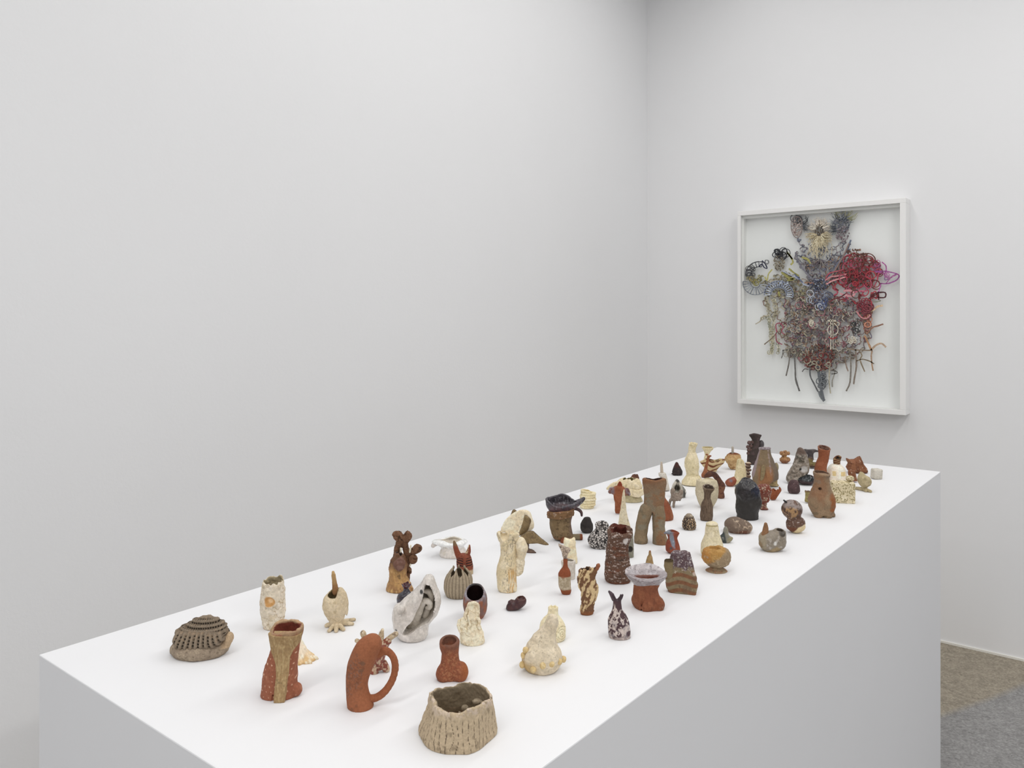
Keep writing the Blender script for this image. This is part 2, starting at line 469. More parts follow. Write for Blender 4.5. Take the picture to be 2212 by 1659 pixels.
# ---------------------------------------------------------------- the room
WX, WY, CEIL = -2.02, 3.64, 3.3
M_WALL = plain('wall_paint', 'e4e4e5', .92, .35, 120, 1.12, .012, 1.2)
M_WALLF = plain('far_wall_paint', 'e4e4e5', .9, .12, 120, 1.12, .012, 1.2)
M_CEIL = plain('ceiling_paint', 'd0d0d0', .95)
M_PLINTH = plain('plinth_paint', 'e2e2e4', .62, .06, 90, 1.08, .006, 3)
M_TRIM = plain('trim_paint', 'e6e3da', .6, 0, 1, 1.1)
def floor_mat(nt, p):
    tc = N(nt, 'ShaderNodeTexCoord')
    big = N(nt, 'ShaderNodeTexNoise'); big.inputs['Scale'].default_value = 1.3; big.inputs['Detail'].default_value = 5; big.inputs['Distortion'].default_value = .4
    mid = N(nt, 'ShaderNodeTexNoise'); mid.inputs['Scale'].default_value = 26; mid.inputs['Detail'].default_value = 8; mid.inputs['Roughness'].default_value = .7
    fine = N(nt, 'ShaderNodeTexVoronoi'); fine.inputs['Scale'].default_value = 170
    gr = N(nt, 'ShaderNodeSeparateXYZ')
    for n_ in (big, mid, fine): nt.links.new(tc.outputs['Object'], n_.inputs['Vector'])
    nt.links.new(tc.outputs['Object'], gr.inputs[0])
    # a tan band of old screed runs along the far wall, grey concrete in front of it
    yx = N(nt, 'ShaderNodeMath', operation='MULTIPLY_ADD'); yx.inputs[1].default_value = -2.17; nt.links.new(gr.outputs[0], yx.inputs[0]); nt.links.new(gr.outputs[1], yx.inputs[2])
    ad = N(nt, 'ShaderNodeMath', operation='MULTIPLY_ADD'); ad.inputs[1].default_value = .25
    nt.links.new(big.outputs['Fac'], ad.inputs[0]); nt.links.new(yx.outputs[0], ad.inputs[2])
    st = N(nt, 'ShaderNodeMapRange'); st.inputs[1].default_value = 4.28; st.inputs[2].default_value = 4.36
    nt.links.new(ad.outputs[0], st.inputs[0])
    m1 = N(nt, 'ShaderNodeMix', data_type='RGBA'); m1.inputs[6].default_value = (*C('8f8d8b', 1.02), 1); m1.inputs[7].default_value = (*C('978b76', 1.06), 1)
    nt.links.new(st.outputs[0], m1.inputs[0])
    mr = N(nt, 'ShaderNodeMapRange'); mr.inputs[1].default_value = .3; mr.inputs[2].default_value = .7; mr.inputs[3].default_value = .78; mr.inputs[4].default_value = 1.2
    nt.links.new(mid.outputs['Fac'], mr.inputs[0])
    m2 = N(nt, 'ShaderNodeMix', data_type='RGBA', blend_type='MULTIPLY'); m2.inputs[0].default_value = 1
    nt.links.new(m1.outputs[2], m2.inputs[6]); nt.links.new(mr.outputs[0], m2.inputs[7])
    m3 = N(nt, 'ShaderNodeMix', data_type='RGBA', blend_type='OVERLAY'); m3.inputs[0].default_value = .28
    nt.links.new(m2.outputs[2], m3.inputs[6]); bw = N(nt, 'ShaderNodeRGBToBW'); nt.links.new(fine.outputs['Color'], bw.inputs[0]); nt.links.new(bw.outputs[0], m3.inputs[7])
    hs = N(nt, 'ShaderNodeHueSaturation'); hs.inputs['Saturation'].default_value = .95
    nt.links.new(m3.outputs[2], hs.inputs['Color']); nt.links.new(hs.outputs[0], p.inputs['Base Color'])
    p.inputs['Roughness'].default_value = .75
    bp = N(nt, 'ShaderNodeBump'); bp.inputs['Strength'].default_value = .3; bp.inputs['Distance'].default_value = .003
    nt.links.new(mid.outputs['Fac'], bp.inputs['Height']); nt.links.new(bp.outputs[0], p.inputs['Normal'])
M_FLOOR = node_mat('worn_concrete', floor_mat)

tag(cube_mesh('floor', [((WX - .2, -3, -.1), (3.5, WY + .2, 0))], M_FLOOR), kind='structure')
tag(cube_mesh('wall_left', [((WX - .2, -3, 0), (WX, WY + .2, CEIL))], M_WALL), kind='structure')
tag(cube_mesh('wall_far', [((WX, WY, 0), (3.5, WY + .2, CEIL))], M_WALLF), kind='structure')
tag(cube_mesh('ceiling', [((WX - .2, -3, CEIL), (3.5, WY + .2, CEIL + .15))], M_CEIL), kind='structure')
tag(cube_mesh('baseboard_far', [((WX, WY - .006, 0), (3.5, WY, 0.008))], M_TRIM), kind='structure')
tag(cube_mesh('baseboard_left', [((WX, -3, 0), (WX + .006, WY - .006, 0.008))], M_TRIM), kind='structure')
# slim lamp housings the light comes from
for (lx, ly, lz), sx, sy, w_ in LAMPS:
    f_ = cube_mesh('trim_1', [((-sx / 2 - .02, -sy / 2 - .02, 0), (sx / 2 + .02, sy / 2 + .02, CEIL - lz - .01))], M_CEIL, loc=(lx, ly, lz + .01))
    tag(f_, kind='structure')

PX0, PX1, PY0, PY1 = -1.1627, -.4788, .4438, 2.5774
pl = tag(cube_mesh('plinth', [((PX0, PY0, 0), (PX1, PY1, TABLE))], M_PLINTH, bev=.0015),
         'long white painted plinth carrying all the small ceramics', 'plinth')

# ---------------------------------------------------------------- framed cut-paper work on the far wall
M_FRAME = plain('frame_lacquer', 'eae9e7', .45, 0, 1, 1.12)
M_MAT = plain('backing_board', 'f6f6f7', .9, .05, 200, 1.03)
FX0, FX1, FZ0, FZ1, FD, FW = -1.5103, -.7905, EYE - .4159, EYE + .4744, .0715, .0207
fr = bpy.data.objects.new('picture_frame', None); COL.objects.link(fr)
fr.location = (FX0, WY, FZ0); fr.empty_display_size = .05
tag(fr, 'deep white box frame hanging on the far wall above the plinth', 'frame')
FL, FH = FX1 - FX0, FZ1 - FZ0
e_ = .0006
cube_mesh('bottom_rail', [((0, -FD, 0), (FL, -e_, FW))], M_FRAME, fr, bev=.0012)
cube_mesh('top_rail', [((0, -FD, FH - FW), (FL, -e_, FH))], M_FRAME, fr, bev=.0012)
cube_mesh('stile', [((0, -FD, FW), (FW * .75, -e_, FH - FW))], M_FRAME, fr, bev=.0012)
cube_mesh('stile', [((FL - FW * 1.1, -FD, FW), (FL, -e_, FH - FW))], M_FRAME, fr, bev=.0012)
cube_mesh('backing_board', [((FW * .75, -.018, FW), (FL - FW * 1.1, -.004, FH - FW))], M_MAT, fr)
cube_mesh('spacer', [((FW * .75, -FD + .022, FH - FW - .012), (FL - FW * 1.1, -.018, FH - FW)), ((FW * .75, -FD + .022, FW), (FW * .75 + .006, -.018, FH - FW - .012))], M_FRAME, fr)
def glass_mat(nt, p):
    p.inputs['Base Color'].default_value = (1, 1, 1, 1)
    nt.nodes.remove(p)
    out = [n for n in nt.nodes if n.type == 'OUTPUT_MATERIAL'][0]
    t = nt.nodes.new('ShaderNodeBsdfTransparent'); t.inputs[0].default_value = (.995, 1, .995, 1)
    g = nt.nodes.new('ShaderNodeBsdfGlossy'); g.inputs['Roughness'].default_value = .02
    fz = nt.nodes.new('ShaderNodeFresnel'); fz.inputs[0].default_value = 1.05
    mx = nt.nodes.new('ShaderNodeMixShader')
    nt.links.new(fz.outputs[0], mx.inputs[0]); nt.links.new(t.outputs[0], mx.inputs[1]); nt.links.new(g.outputs[0], mx.inputs[2])
    nt.links.new(mx.outputs[0], out.inputs[0])
M_GLASS = node_mat('picture_glass', glass_mat)
cube_mesh('glass_pane', [((FW * .75, -FD + .008, FW), (FL - FW * 1.1, -FD + .010, FH - FW))], M_GLASS, fr)

def onwall(px, py, off=.03):
    """where the line of sight through a pixel meets the plane `off` in front of the far wall, in frame coordinates"""
    r = CR * (px - CX) / F + CF
    t = (WY - off) / r[1]
    return np.array([r[0] * t - FX0, -off, EYE - (py - HY) / F * t - FZ0])

# ================================================================ the ceramics, front to back
PI = math.pi
sin, cos = np.sin, np.cos

# --- stump bowl -------------------------------------------------
o = O('stump_bowl', 'large grey-beige bowl like a tree stump with scored sides and ragged rim, nearest the camera', 'bowl', 987, 1626, 68)
T = o.tan
pr = [(1508, 927, 1062), (1530, 922, 1064), (1560, 912, 1067), (1585, 905, 1070), (1600, 905, 1070)]
def top_(x, d):
    th = np.arctan2(d, x)
    return 1507 + 5 * np.sin(3 * th + 1.1) + 2.2 * np.sin(7 * th) + .8 * np.sin(13 * th + 2) + (nz(x, d, x * 0, 9, 3) - .5) * 7 - 4 * (d > 8)
lob = lambda th, V: .06 * np.cos(3 * (th + PI / 2)) * np.where(V > 0, 1, 0) + .025 * np.sin(5 * th + .7)
def scores(x, d, v, n):
    th = np.arctan2(d, x - 987) * 9 + (nz(x, d, v, 30, 4) - .5) * 1.4
    m = 1 - sst(np.abs((th / (PI / 2) % 1) - .5), .02, .055)
    out = (n[:, 0] * (x - 987) + n[:, 1] * d) > 0
    return m * out * sst(v, 1522, 1530) * (1 - sst(v + 14 * nz(x, d, v, 9, 2), 1598, 1612)) * sst(nz(x, d, v, 9, 8), .12, .3)
o.part('body', pot(pr, 8, top_, k=.92, floor=14, rr=5, lobes=lob), 
       L('b5a78e', ('c2b6a8', mul(ab(1520, 7, 5), sp(9, .5))), ('cbbfb8', mul(ab(1512, 6, 6), sp(5, .58))), ('80745f', sp(14, .62, .1, 3)),
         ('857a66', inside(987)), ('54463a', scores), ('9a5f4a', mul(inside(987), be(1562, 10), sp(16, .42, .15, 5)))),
       (900, 1076, -74, 74, 1494), 2.0, M_CLAY, disp=lambda x, d, v, n: -1.3 * scores(x, d, v, n), bump=[(26, 3.2), (9, 1.6)])
o.part('wall_lump', U(ell((1002, 38, 1548), (8, 6, 7)), ell((1030, 34, 1532), (12, 8, 6)), tube([(990, 34, 1556), (1000, 30, 1562), (1012, 34, 1552)], [3, 5, 3])),
       L('8a7f6b', ('a09684', sp(6, .55))), (975, 1046, 18, 48, 1520, 1575), 1.5, bump=[(6, 1)])

# --- ring vessel -------------------------------------------------
o = O('ring_vessel', 'terracotta bent tube vessel with a large ring handle on its right side', 'vessel', 779, 1539, 27)
T = o.tan
ringcol = ('4a4038', mul(line(9, .012, 5), be(1400, 10)))
o.part('body', tube([(779, 0, 1527), (773, 0, 1500), (771, 0, 1474), (775, 0, 1448), (783, -1, 1425), (794, -3, 1402), (806, -5, 1387)], [28, 23.5, 22.5, 25, 26.5, 25.5, 20], 4, 3),
       L('b1674c', ('7a4a3a', mul(lambda x, d, v, n: 1 - sst(np.hypot((x - 762) * 1.25 + (v - 1460) * .45, (v - 1458) * .55) + (nz(x, d, v, 8) - .5) * 14, 18, 34), sp(3, .3, .3, 5))),
         ('74635a', mul(sp(3, .62, .05, 7), lambda x, d, v, n: 1 - sst(np.hypot((x - 760), (v - 1450) * .6), 22, 40))),
         ('8a5a48', ci(789, 1421, 5, 1.5)), ('8a5a48', ci(786, 1437, 4, 1.5)), ('9a5c46', ci(783, 1455, 3.5, 1.5)), ('9a5c46', ci(784, 1478, 3.5, 1.5)),
         ('9a5c46', ci(765, 1521, 4, 1.5)), ('9a5c46', ci(775, 1512, 3, 1.5)), ('9a5c46', ci(776, 1405, 3.5, 1.5)), gl=.12),
       (745, 834, -34, 34, 1360), 2.0, M_CLAY, bump=[(18, .8)])
o.part('ring_handle', tube([(792, 0, 1509), (812, 2, 1508), (832, 4, 1494), (848, 5, 1468), (853, 6, 1440), (846, 6, 1418), (830, 6, 1408), (812, 3, 1416)], [8, 7.5, 7.5, 7, 7, 6.5, 7.5, 9], 3, 3),
       L('b0654a', ('a35a42', sp(12, .5, .2))), (788, 866, -10, 18, 1396), 1.7, bump=[(12, .6)])

# --- speckled antler figure behind the ring vessel ---------------
o = O('antlered_figure', 'red clay figure with speckled cream antlers and legs, mostly hidden behind the ring vessel', 'figurine', 817, 1458, 14)
spk = L('9a4a3a', ('cfc4a8', sp(5, .5, .06, 2), .7), ('2c211c', sp(3.2, .66, .05, 6), .6), gl=.5)
spk2 = L('b9a98c', ('4a2d24', sp(4, .58, .05, 2), .7), ('e3dac4', sp(4, .6, .06, 5), .7), gl=.6)
o.part('body', U(tube([o.p(822, 1400), o.p(818, 1425), o.p(820, 1436)], [15, 13, 12]), tube([o.p(824, 1398), o.p(838, 1385)], [10, 8]), k=5), spk, (796, 856, -18, 18, 1375), 1.6, M_GLAZE, bump=[(5, .8)])
for a, b, r1, r2 in (((812, 1436, -2), (809, 1455, -5), 9, 9.5), ((828, 1434, 2), (834, 1445, 1), 9, 8)):
    o.part('leg', tube([o.p(a[0], a[1], a[2]), o.p(b[0], b[1], b[2])], [r1, r2]), spk, (795, 850, -20, 16, 1415), 1.5, M_GLAZE, bump=[(4, .7)])
for pts, rr_ in ((((800, 1392), (788, 1378), (784, 1368)), (5, 6, 6.5)), (((792, 1398), (778, 1390), (771, 1384)), (4, 5, 5)),
                (((822, 1388), (823, 1372), (826, 1360)), (7, 6, 3)), (((830, 1388), (842, 1378), (855, 1369)), (6, 6, 5.5))):
    o.part('antler', tube([o.p(a, b, 2) for a, b in pts], rr_), spk2, (762, 866, -8, 12, 1350, 1408), 1.3, M_GLAZE, bump=[(3, .7)])

# --- torso vase with tan drip -------------------------------------
o = O('torso_vase', 'terracotta torso-shaped vase with pale dots and a long tan drip down its front', 'vase', 611, 1512, 30)
pr = [(1352, 584, 655), (1368, 585, 653), (1390, 587, 648), (1408, 584, 645), (1425, 578, 643), (1450, 571, 641), (1478, 567, 641), (1496, 566, 643), (1503, 568, 641)]
drip = [(583, 1340), (584, 1372), (592, 1396), (603, 1420), (606, 1446), (604, 1475), (603, 1500), (602, 1512), (626, 1513), (627, 1500), (629, 1470), (632, 1440), (634, 1410), (640, 1396), (650, 1385), (657, 1360), (657, 1340)]
dots = lambda x, d, v, n: (1 - sst(np.hypot(((x + 4 * np.sin(np.floor(v / 11) * 2.4)) % 11) - 5.5, (v % 11) - 5.5) + 1.6 * nz(x, d, v, 9, 3), 1.5, 2.5)) * (v > 1395) * (v < 1500) * sst(nz(x, d, v, 16, 4), .25, .4)
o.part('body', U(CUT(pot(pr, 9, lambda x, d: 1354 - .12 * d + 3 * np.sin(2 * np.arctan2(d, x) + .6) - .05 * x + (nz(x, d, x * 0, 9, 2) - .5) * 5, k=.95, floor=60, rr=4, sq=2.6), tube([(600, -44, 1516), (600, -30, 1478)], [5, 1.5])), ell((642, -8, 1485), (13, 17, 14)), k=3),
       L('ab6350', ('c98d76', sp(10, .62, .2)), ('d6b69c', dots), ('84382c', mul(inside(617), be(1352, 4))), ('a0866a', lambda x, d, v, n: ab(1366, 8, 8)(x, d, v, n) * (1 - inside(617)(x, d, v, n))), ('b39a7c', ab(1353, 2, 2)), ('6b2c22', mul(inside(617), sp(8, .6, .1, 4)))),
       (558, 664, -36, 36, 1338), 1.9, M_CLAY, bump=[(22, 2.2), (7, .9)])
dr = infl(drip, 40, 9, 0, 1)
def dripf(x, d, v, base=pot(pr, 0, k=.95, sq=2.6, rr=1)):
    return np.maximum(np.maximum(base(x, d, v) - 2.2 - 6.5 * sst(v, 1430, 1478), d + 2), poly2(drip)(x, v) + .6) + 0 * d
o.part('drip', CUT(dripf, lambda x, d, v: v - (1361 + (x - 584) * .02)), L('a38b66', ('90794f', mul(line(9, .02, 3, (1.6, 1, .2)), sp(6, .4))), ('b8a47c', mul(line(8, .03, 7, (1.8, 1, .18)))), ('7a6a4e', mul(be(1440, 20), sp(10, .6, .1, 3)))),
       (584, 656, -54, 4, 1362), 1.6, M_CLAY, bump=[(9, .9)])

# --- yellowed shell skirt -----------------------------------------
o = O('shell_skirt', 'low cream shell form with yellowed crumpled hem, half hidden behind the torso vase', 'sculpture', 655, 1436, 24)
def hem(th, V): return .10 * sin(7 * th + 1) * sst(V, 1395, 1425) + .05 * sin(15 * th)
o.part('body', pot([(1378, 636, 650), (1392, 634, 657), (1404, 631, 664), (1415, 629, 674), (1424, 626, 683), (1430, 628, 683)], 0, k=.9, lobes=hem, rr=2),
       L('ded6c2', ('dcbf8c', be(1412, 12, 10)), ('eae4d4', sp(9, .6)), ('c59f63', mul(be(1420, 5), sp(6, .6))), gl=.2), (620, 692, -30, 30, 1374), 1.6, M_CREAM, bump=[(8, 1.6)])

# --- woven pod ----------------------------------------------------
o = O('woven_pod', 'grey-brown barnacle-like pod covered in rows of punched holes, leftmost on the plinth', 'sculpture', 434, 1427, 36)
o.part('base_dish', U(ell((431, 0, 1400), (62, 47, 25)), ell((494, -2, 1381), (9, 14, 17), 0, 15), ell((383, 8, 1380), (11, 12, 12)), k=8),
       L('9c907f', ('b5a893', sp(10, .55, .1)), ('6d6253', sp(4, .63, .05, 4)), ('c0ab8e', lambda x, d, v, n: sst(x, 480, 488) * (v < 1395))),
       (366, 506, -52, 52, 1358), 2.0, M_ROUGH, bump=[(16, 3), (5, 1.3)])
hp = [(383, 1360), (399, 1349), (414, 1342), (424, 1334), (455, 1329), (478, 1338), (488, 1347), (490, 1360), (492, 1372), (480, 1386), (458, 1396), (436, 1400), (414, 1400), (392, 1394), (382, 1380)]
def ribs(x, d, v):
    u = (x - 437) / (.72 + .0065 * (v - 1358)) ; lo = sst(v, 1355, 1358)
    a = u / 12.5; hx = np.abs((a % 1) - .5) * 12.5
    hv = np.abs(((v / 6.0 + .5 * (np.floor(a) % 2)) % 1) - .5) * 6.0
    hole = (1 - sst(np.hypot(hx, hv), 1.5, 2.9)) * sst(v, 1360, 1363) * (1 - sst(v, 1388, 1392))
    rib = cos(2 * PI * (a)) * .5 + .5
    b = (v + .02 * (x - 437)**2 / 10 - 1346) / 8.5; hv2 = np.abs((b % 1) - .5) * 8.5; hx2 = np.abs(((x / 5.0 + .5 * (np.floor(b) % 2)) % 1) - .5) * 5.0
    hole2 = (1 - sst(np.hypot(hx2, hv2 * .9), 1.2, 2.4)) * (1 - sst(v, 1354, 1356)) * sst(v, 1332, 1335)
    rib2 = cos(2 * PI * b) * .5 + .5
    return hole * lo + hole2 * (1 - lo), rib * lo + rib2 * (1 - lo)
o.part('ribbed_hood', infl(hp, lambda x, v: 10 + 27 * sst(v, 1326, 1386), 24, -3, 2, p=2.4),
       L('857a6a', ('958a79', lambda x, d, v, n: ribs(x, d, v)[1] * .6), ('27211c', lambda x, d, v, n: ribs(x, d, v)[0] * (n[:, 1] < .5)), ('a3917a', sp(6, .62, .06))),
       (376, 498, -46, 40, 1326, 1404), 1.35, M_ROUGH, free=True, disp=lambda x, d, v, n: (-3.2 * ribs(x, d, v)[0] + 2.4 * ribs(x, d, v)[1]) * (n[:, 1] < .5), bump=[(5, .8)])

# --- tall pale cylinder -------------------------------------------
o = O('cylinder_vase', 'tall pale grey-cream vase with torn rim and one orange spot, left rear', 'vase', 588, 1362, 18)
pr = [(1249, 568, 612), (1262, 566, 614), (1285, 563, 616), (1300, 562, 616), (1325, 564, 615), (1345, 567, 611), (1358, 570, 608)]
o.part('body', pot([(1240, 568, 612)] + pr[1:], 4, lambda x, d: 1253 - .2 * d + 5 * (nz(x, d, x * 0, 6, 3) * 2 - 1), floor=60, k=.95, rr=2.5),
       L('cdc7b6', ('dad5c8', sp(14, .5, .1)), ('b9ad93', sp(9, .62, .06, 4)), ('a99370', mul(line(16, .01, 6))), ('a39a80', inside(590)), ('d9aa6e', ci(590, 1291, 11, 1.5, True, 3)), ('e6c79c', ci(592, 1289, 5, 2, True, 2)), ('c6a277', mul(be(1352, 3), sp(6, .5))), gl=.15),
       (558, 622, -30, 30, 1238), 1.5, M_CREAM, bump=[(15, 2.6), (7, 1.6)],
       disp=lambda x, d, v, n: 1.6 * (np.abs(np.hypot(x - 590, v - 1292) - 12) < 2.2) * (n[:, 1] < .2))

# --- finger-footed head pot ---------------------------------------
o = O('footed_pot', 'beige pinched pot standing on clay fingers with a brown stick rising from its mouth', 'vessel', 728, 1358, 12)
bg = L('c3b79c', ('d3c9b1', sp(14, .5, .1)), ('a39577', sp(9, .64, .06, 4)))
pr = [(1273, 707, 737), (1283, 704, 743), (1296, 698, 750), (1308, 697, 752), (1320, 700, 749), (1332, 707, 744), (1342, 712, 741), (1350, 716, 740)]
o.part('body', U(pot([(1266, 708, 736)] + pr[1:], 5, lambda x, d: 1279 - .45 * d - .25 * x * (x < 0) + 1.5 * sin(np.arctan2(d, x) * 3), k=.85, floor=44, rr=4, sq=2.4), ell((741, -6, 1286), (10, 10, 20), 0, -18), tube([(746, -8, 1300), (750, -6, 1316), (751, -7, 1327)], [5, 4, 1.2]), k=5),
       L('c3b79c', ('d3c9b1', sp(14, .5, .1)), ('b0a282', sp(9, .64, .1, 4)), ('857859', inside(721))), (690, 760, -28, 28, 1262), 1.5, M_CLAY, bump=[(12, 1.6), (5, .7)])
o.part('stick', tube([(724, 8, 1282), (720.5, 9, 1262), (718.5, 9, 1246), (717.5, 9, 1239)], [8, 5, 4.6, 3]), L('b3966b', ('c4a878', sp(8, .5, .1)), ('9a7550', be(1262, 8))), (710, 736, -2, 20, 1234, 1290), 1.2, free=True, bump=[(5, .7)])
for px, py, r in ((706, 1355, 5), (718, 1366, 4.5), (733, 1366, 5.2), (747, 1363, 5), (760, 1351, 4.5), (759, 1341, 4.2), (745, 1345, 5)):
    o.part('finger', tube([(727, 0, o.yc - 7), o.g((px + 727) / 2, (py + 1353) / 2, 6), o.g(px, py, r * .75)], [6.5, r * 1.1, r * .85], 3), bg, (698, 770, -60, 40, 1334), 1.4, bump=[(6, .6)])

# --- cactus-eared rock vessel --------------------------------------
o = O('cactus_vessel', 'ochre and brown vessel with knobbly pear-cactus branches behind it', 'vessel', 863, 1283, 22)
pr = [(1200, 851, 876), (1212, 844, 878), (1224, 840, 879), (1240, 841, 879), (1255, 839, 884), (1266, 836, 890), (1274, 834, 893), (1278, 835, 892)]
o.part('body', pot(pr, 4, lambda x, d: 1196 + .25 * x + 2 * sin(np.arctan2(d, x) * 4), k=.72, floor=62, rr=3),
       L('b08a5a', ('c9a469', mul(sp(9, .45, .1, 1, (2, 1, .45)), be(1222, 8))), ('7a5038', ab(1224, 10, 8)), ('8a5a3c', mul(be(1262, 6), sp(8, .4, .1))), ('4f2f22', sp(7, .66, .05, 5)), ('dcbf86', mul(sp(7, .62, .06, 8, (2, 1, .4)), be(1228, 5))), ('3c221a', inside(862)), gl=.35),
       (828, 900, -24, 26, 1188), 1.4, M_GLAZE, bump=[(10, 2.6), (4, 1)])
o.part('lip_flap', infl([(858, 1204), (868, 1197), (878, 1206), (877, 1218), (868, 1228), (856, 1222), (852, 1210)], 5, 5, -20, 2), L('7a5248', ('8a6a62', sp(6, .5))), (848, 884, -28, -12, 1192, 1232), 1.3, M_GLAZE, free=True, bump=[(5, .8)])
cb = L('775440', ('8f6a50', sp(5, .5, .1)), ('5a3b2c', sp(5, .62, .06, 4)))
o.part('cactus_trunk', U(tube([(848, 16, 1262), (851, 17, 1215), (858, 18, 1185), (861, 18, 1170)], [6, 6, 7.5, 6]), tube([(876, 16, 1262), (877, 17, 1215), (874, 18, 1190), (872, 18, 1172)], [7, 7, 7, 6]), tube([(880, 16, 1200), (890, 17, 1193)], [7, 5]), k=4), cb, (836, 900, 2, 32, 1158), 1.4, M_ROUGH, bump=[(8, 2), (4, 1)])
for pl_ in ([(847, 1154), (850, 1148), (860, 1147), (866, 1152), (868, 1162), (862, 1168), (852, 1164)],
            [(868, 1160), (872, 1152), (878, 1146), (885, 1152), (886, 1160), (880, 1168), (872, 1168)],
            [(886, 1192), (890, 1182), (897, 1175), (906, 1178), (908, 1186), (902, 1192), (892, 1196)],
            [(884, 1200), (894, 1196), (899, 1204), (895, 1214), (886, 1214), (882, 1208)],
            [(878, 1230), (882, 1224), (887, 1228), (886, 1236), (880, 1238)]):
    dc_ = 16 if pl_[0][1] < 1195 else 12
    mx_, mv_ = sum(a for a, b in pl_) / len(pl_), sum(b for a, b in pl_) / len(pl_)
    V_ = [(mx_ + (a - mx_) * 1.22, mv_ + (b - mv_) * 1.18 + 6) for a, b in pl_]
    o.part('cactus_pad', infl(V_, 5, 5, dc_, 2), L('7f5b47', ('94715a', sp(4, .5, .1)), ('573929', lambda x, d, v, n: (1 - sst(n[:, 1], -.75, -.4)) * 0 + sst(fb(x, d, v, 4, 2), .6, .66))),
           (840, 914, dc_ - 8, dc_ + 8, 1148, 1248), 1.1, M_ROUGH, free=True, bump=[(4, 1)])
for (a, b), (c_, e) in (((864, 1196), (864.5, 1184)), ((884, 1192), (886, 1178)), ((884, 1222), (886, 1218))):
    o.part('peg', tube([o.p(a, b, 10), o.p(c_, e, 10)], 2), L('e3dccb'), (858, 892, 4, 16, 1170, 1232), .9, free=True)

# --- small dark bottle ---------------------------------------------
o = O('dark_bottle', 'small dark purple-blue glazed bottle with flared lip behind the white open shell', 'bottle', 871, 1312, 11)
o.part('body', pot([(1261, 867, 889), (1266, 869, 887), (1271, 872, 883), (1276, 871, 885), (1284, 860, 889), (1294, 857, 889), (1304, 858, 886), (1310, 861, 883)], 2.5, wavy(1261, 2.5, 3), floor=40, rr=1.5),
       L('39363f', ('54242a', ab(1270, 3)), ('5a3036', be(1300, 7, 4)), ('5d6570', sp(5, .62, .05)), ('6b4a3a', sp(5, .68, .05, 3)), gl=.8), (852, 894, -18, 18, 1252), 1.2, M_GLAZE, bump=[(6, .8)])

# --- white open shell ----------------------------------------------
o = O('open_shell', 'white glossy folded shell with a big open mouth and curled tongues inside', 'sculpture', 900, 1386, 25)
so = [(848, 1320), (852, 1310), (862, 1304), (872, 1293), (888, 1280), (902, 1268), (915, 1250), (922, 1243), (932, 1243), (940, 1255), (946, 1272), (952, 1290), (952, 1305), (945, 1325), (935, 1340), (926, 1350), (925, 1362), (922, 1375), (905, 1386), (880, 1386), (862, 1374), (852, 1360), (848, 1340)]
cav = [(922, 1254), (932, 1258), (940, 1280), (943, 1300), (936, 1324), (926, 1336), (912, 1340), (890, 1356), (877, 1360), (876, 1352), (884, 1340), (896, 1325), (908, 1300), (914, 1282), (918, 1266)]
wg = L('bfbdb8', ('d2d1ce', sp(14, .5, .15, 2), .95), ('b3b1aa', sp(9, .62, .06, 5), .8), gl=.85)
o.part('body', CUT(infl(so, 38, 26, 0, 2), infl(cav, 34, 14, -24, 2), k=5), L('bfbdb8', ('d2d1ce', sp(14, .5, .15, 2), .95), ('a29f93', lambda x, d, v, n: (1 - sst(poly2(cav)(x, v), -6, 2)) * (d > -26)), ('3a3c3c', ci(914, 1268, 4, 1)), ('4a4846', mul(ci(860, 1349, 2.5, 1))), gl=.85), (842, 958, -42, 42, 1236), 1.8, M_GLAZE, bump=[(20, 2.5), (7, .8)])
o.part('knob', ell((870, -36, 1303), (9, 9, 8.5)), wg, (858, 882, -48, -24, 1292, 1314), 1.3, M_GLAZE, free=True, bump=[(6, .5)])
o.part('tongue', tube([(895, -2, 1350), (903, -8, 1325), (911, -12, 1305), (920, -16, 1292), (930, -16, 1297), (930, -14, 1306), (923, -13, 1308)], [9, 9, 7, 6, 5.5, 5, 3.5], 3, 2), L('b7b4aa', ('cfcdc6', sp(8, .5, .15), .9), gl=.8), (880, 942, -28, 12, 1278, 1366), 1.5, M_GLAZE, free=True, bump=[(7, .6)])
o.part('tongue', tube([(918, 4, 1330), (926, 0, 1308), (932, -4, 1290), (928, -6, 1277), (919, -8, 1275)], [8, 7, 6, 6, 4], 3, 2), L('b7b4aa', gl=.8), (905, 944, -18, 14, 1264, 1342), 1.5, M_GLAZE, free=True)
o.part('tongue', tube([(884, -4, 1352), (888, -10, 1340), (884, -13, 1334)], [5, 5, 3.5], 3, 2), L('a29f94', gl=.8), (874, 898, -20, 6, 1328, 1362), 1.3, M_GLAZE, free=True)

# --- white eared bowl ----------------------------------------------
o = O('eared_bowl', 'small glossy white bowl with floppy flared rim near the left rear edge', 'bowl', 981, 1209, 27)
def lobes9(th, V): return sst(-V, -1186, -1176) * (.12 * np.cos(th - PI) + .10 * np.maximum(0, np.cos(3 * (th - PI))) + .05 * np.cos(2 * th))
o.part('body', pot([(1165, 944, 1011), (1170, 942, 1013), (1176, 950, 1007), (1181, 955, 1003), (1188, 951, 1007), (1196, 949, 1009), (1201, 951, 1007), (1204, 955, 1003)], 12, lambda x, d: 1166 + 2 * np.sin(3 * np.arctan2(d, x)), k=.85, floor=9, rr=5, lobes=lobes9),
       L('cfcdc8', ('dfdfe0', ab(1180, 4), .95), ('b5b1a6', inside(981)), ('c0bcb0', sp(10, .6)), gl=.85), (926, 1020, -42, 42, 1158), 1.4, M_GLAZE, bump=[(12, 1)])
o.part('ear', tube([(948, -4, 1170), (940, -6, 1173), (936, -7, 1177)], [6, 5.5, 4.5]), wg, (928, 956, -16, 6, 1162, 1186), 1.1, M_GLAZE, free=True)

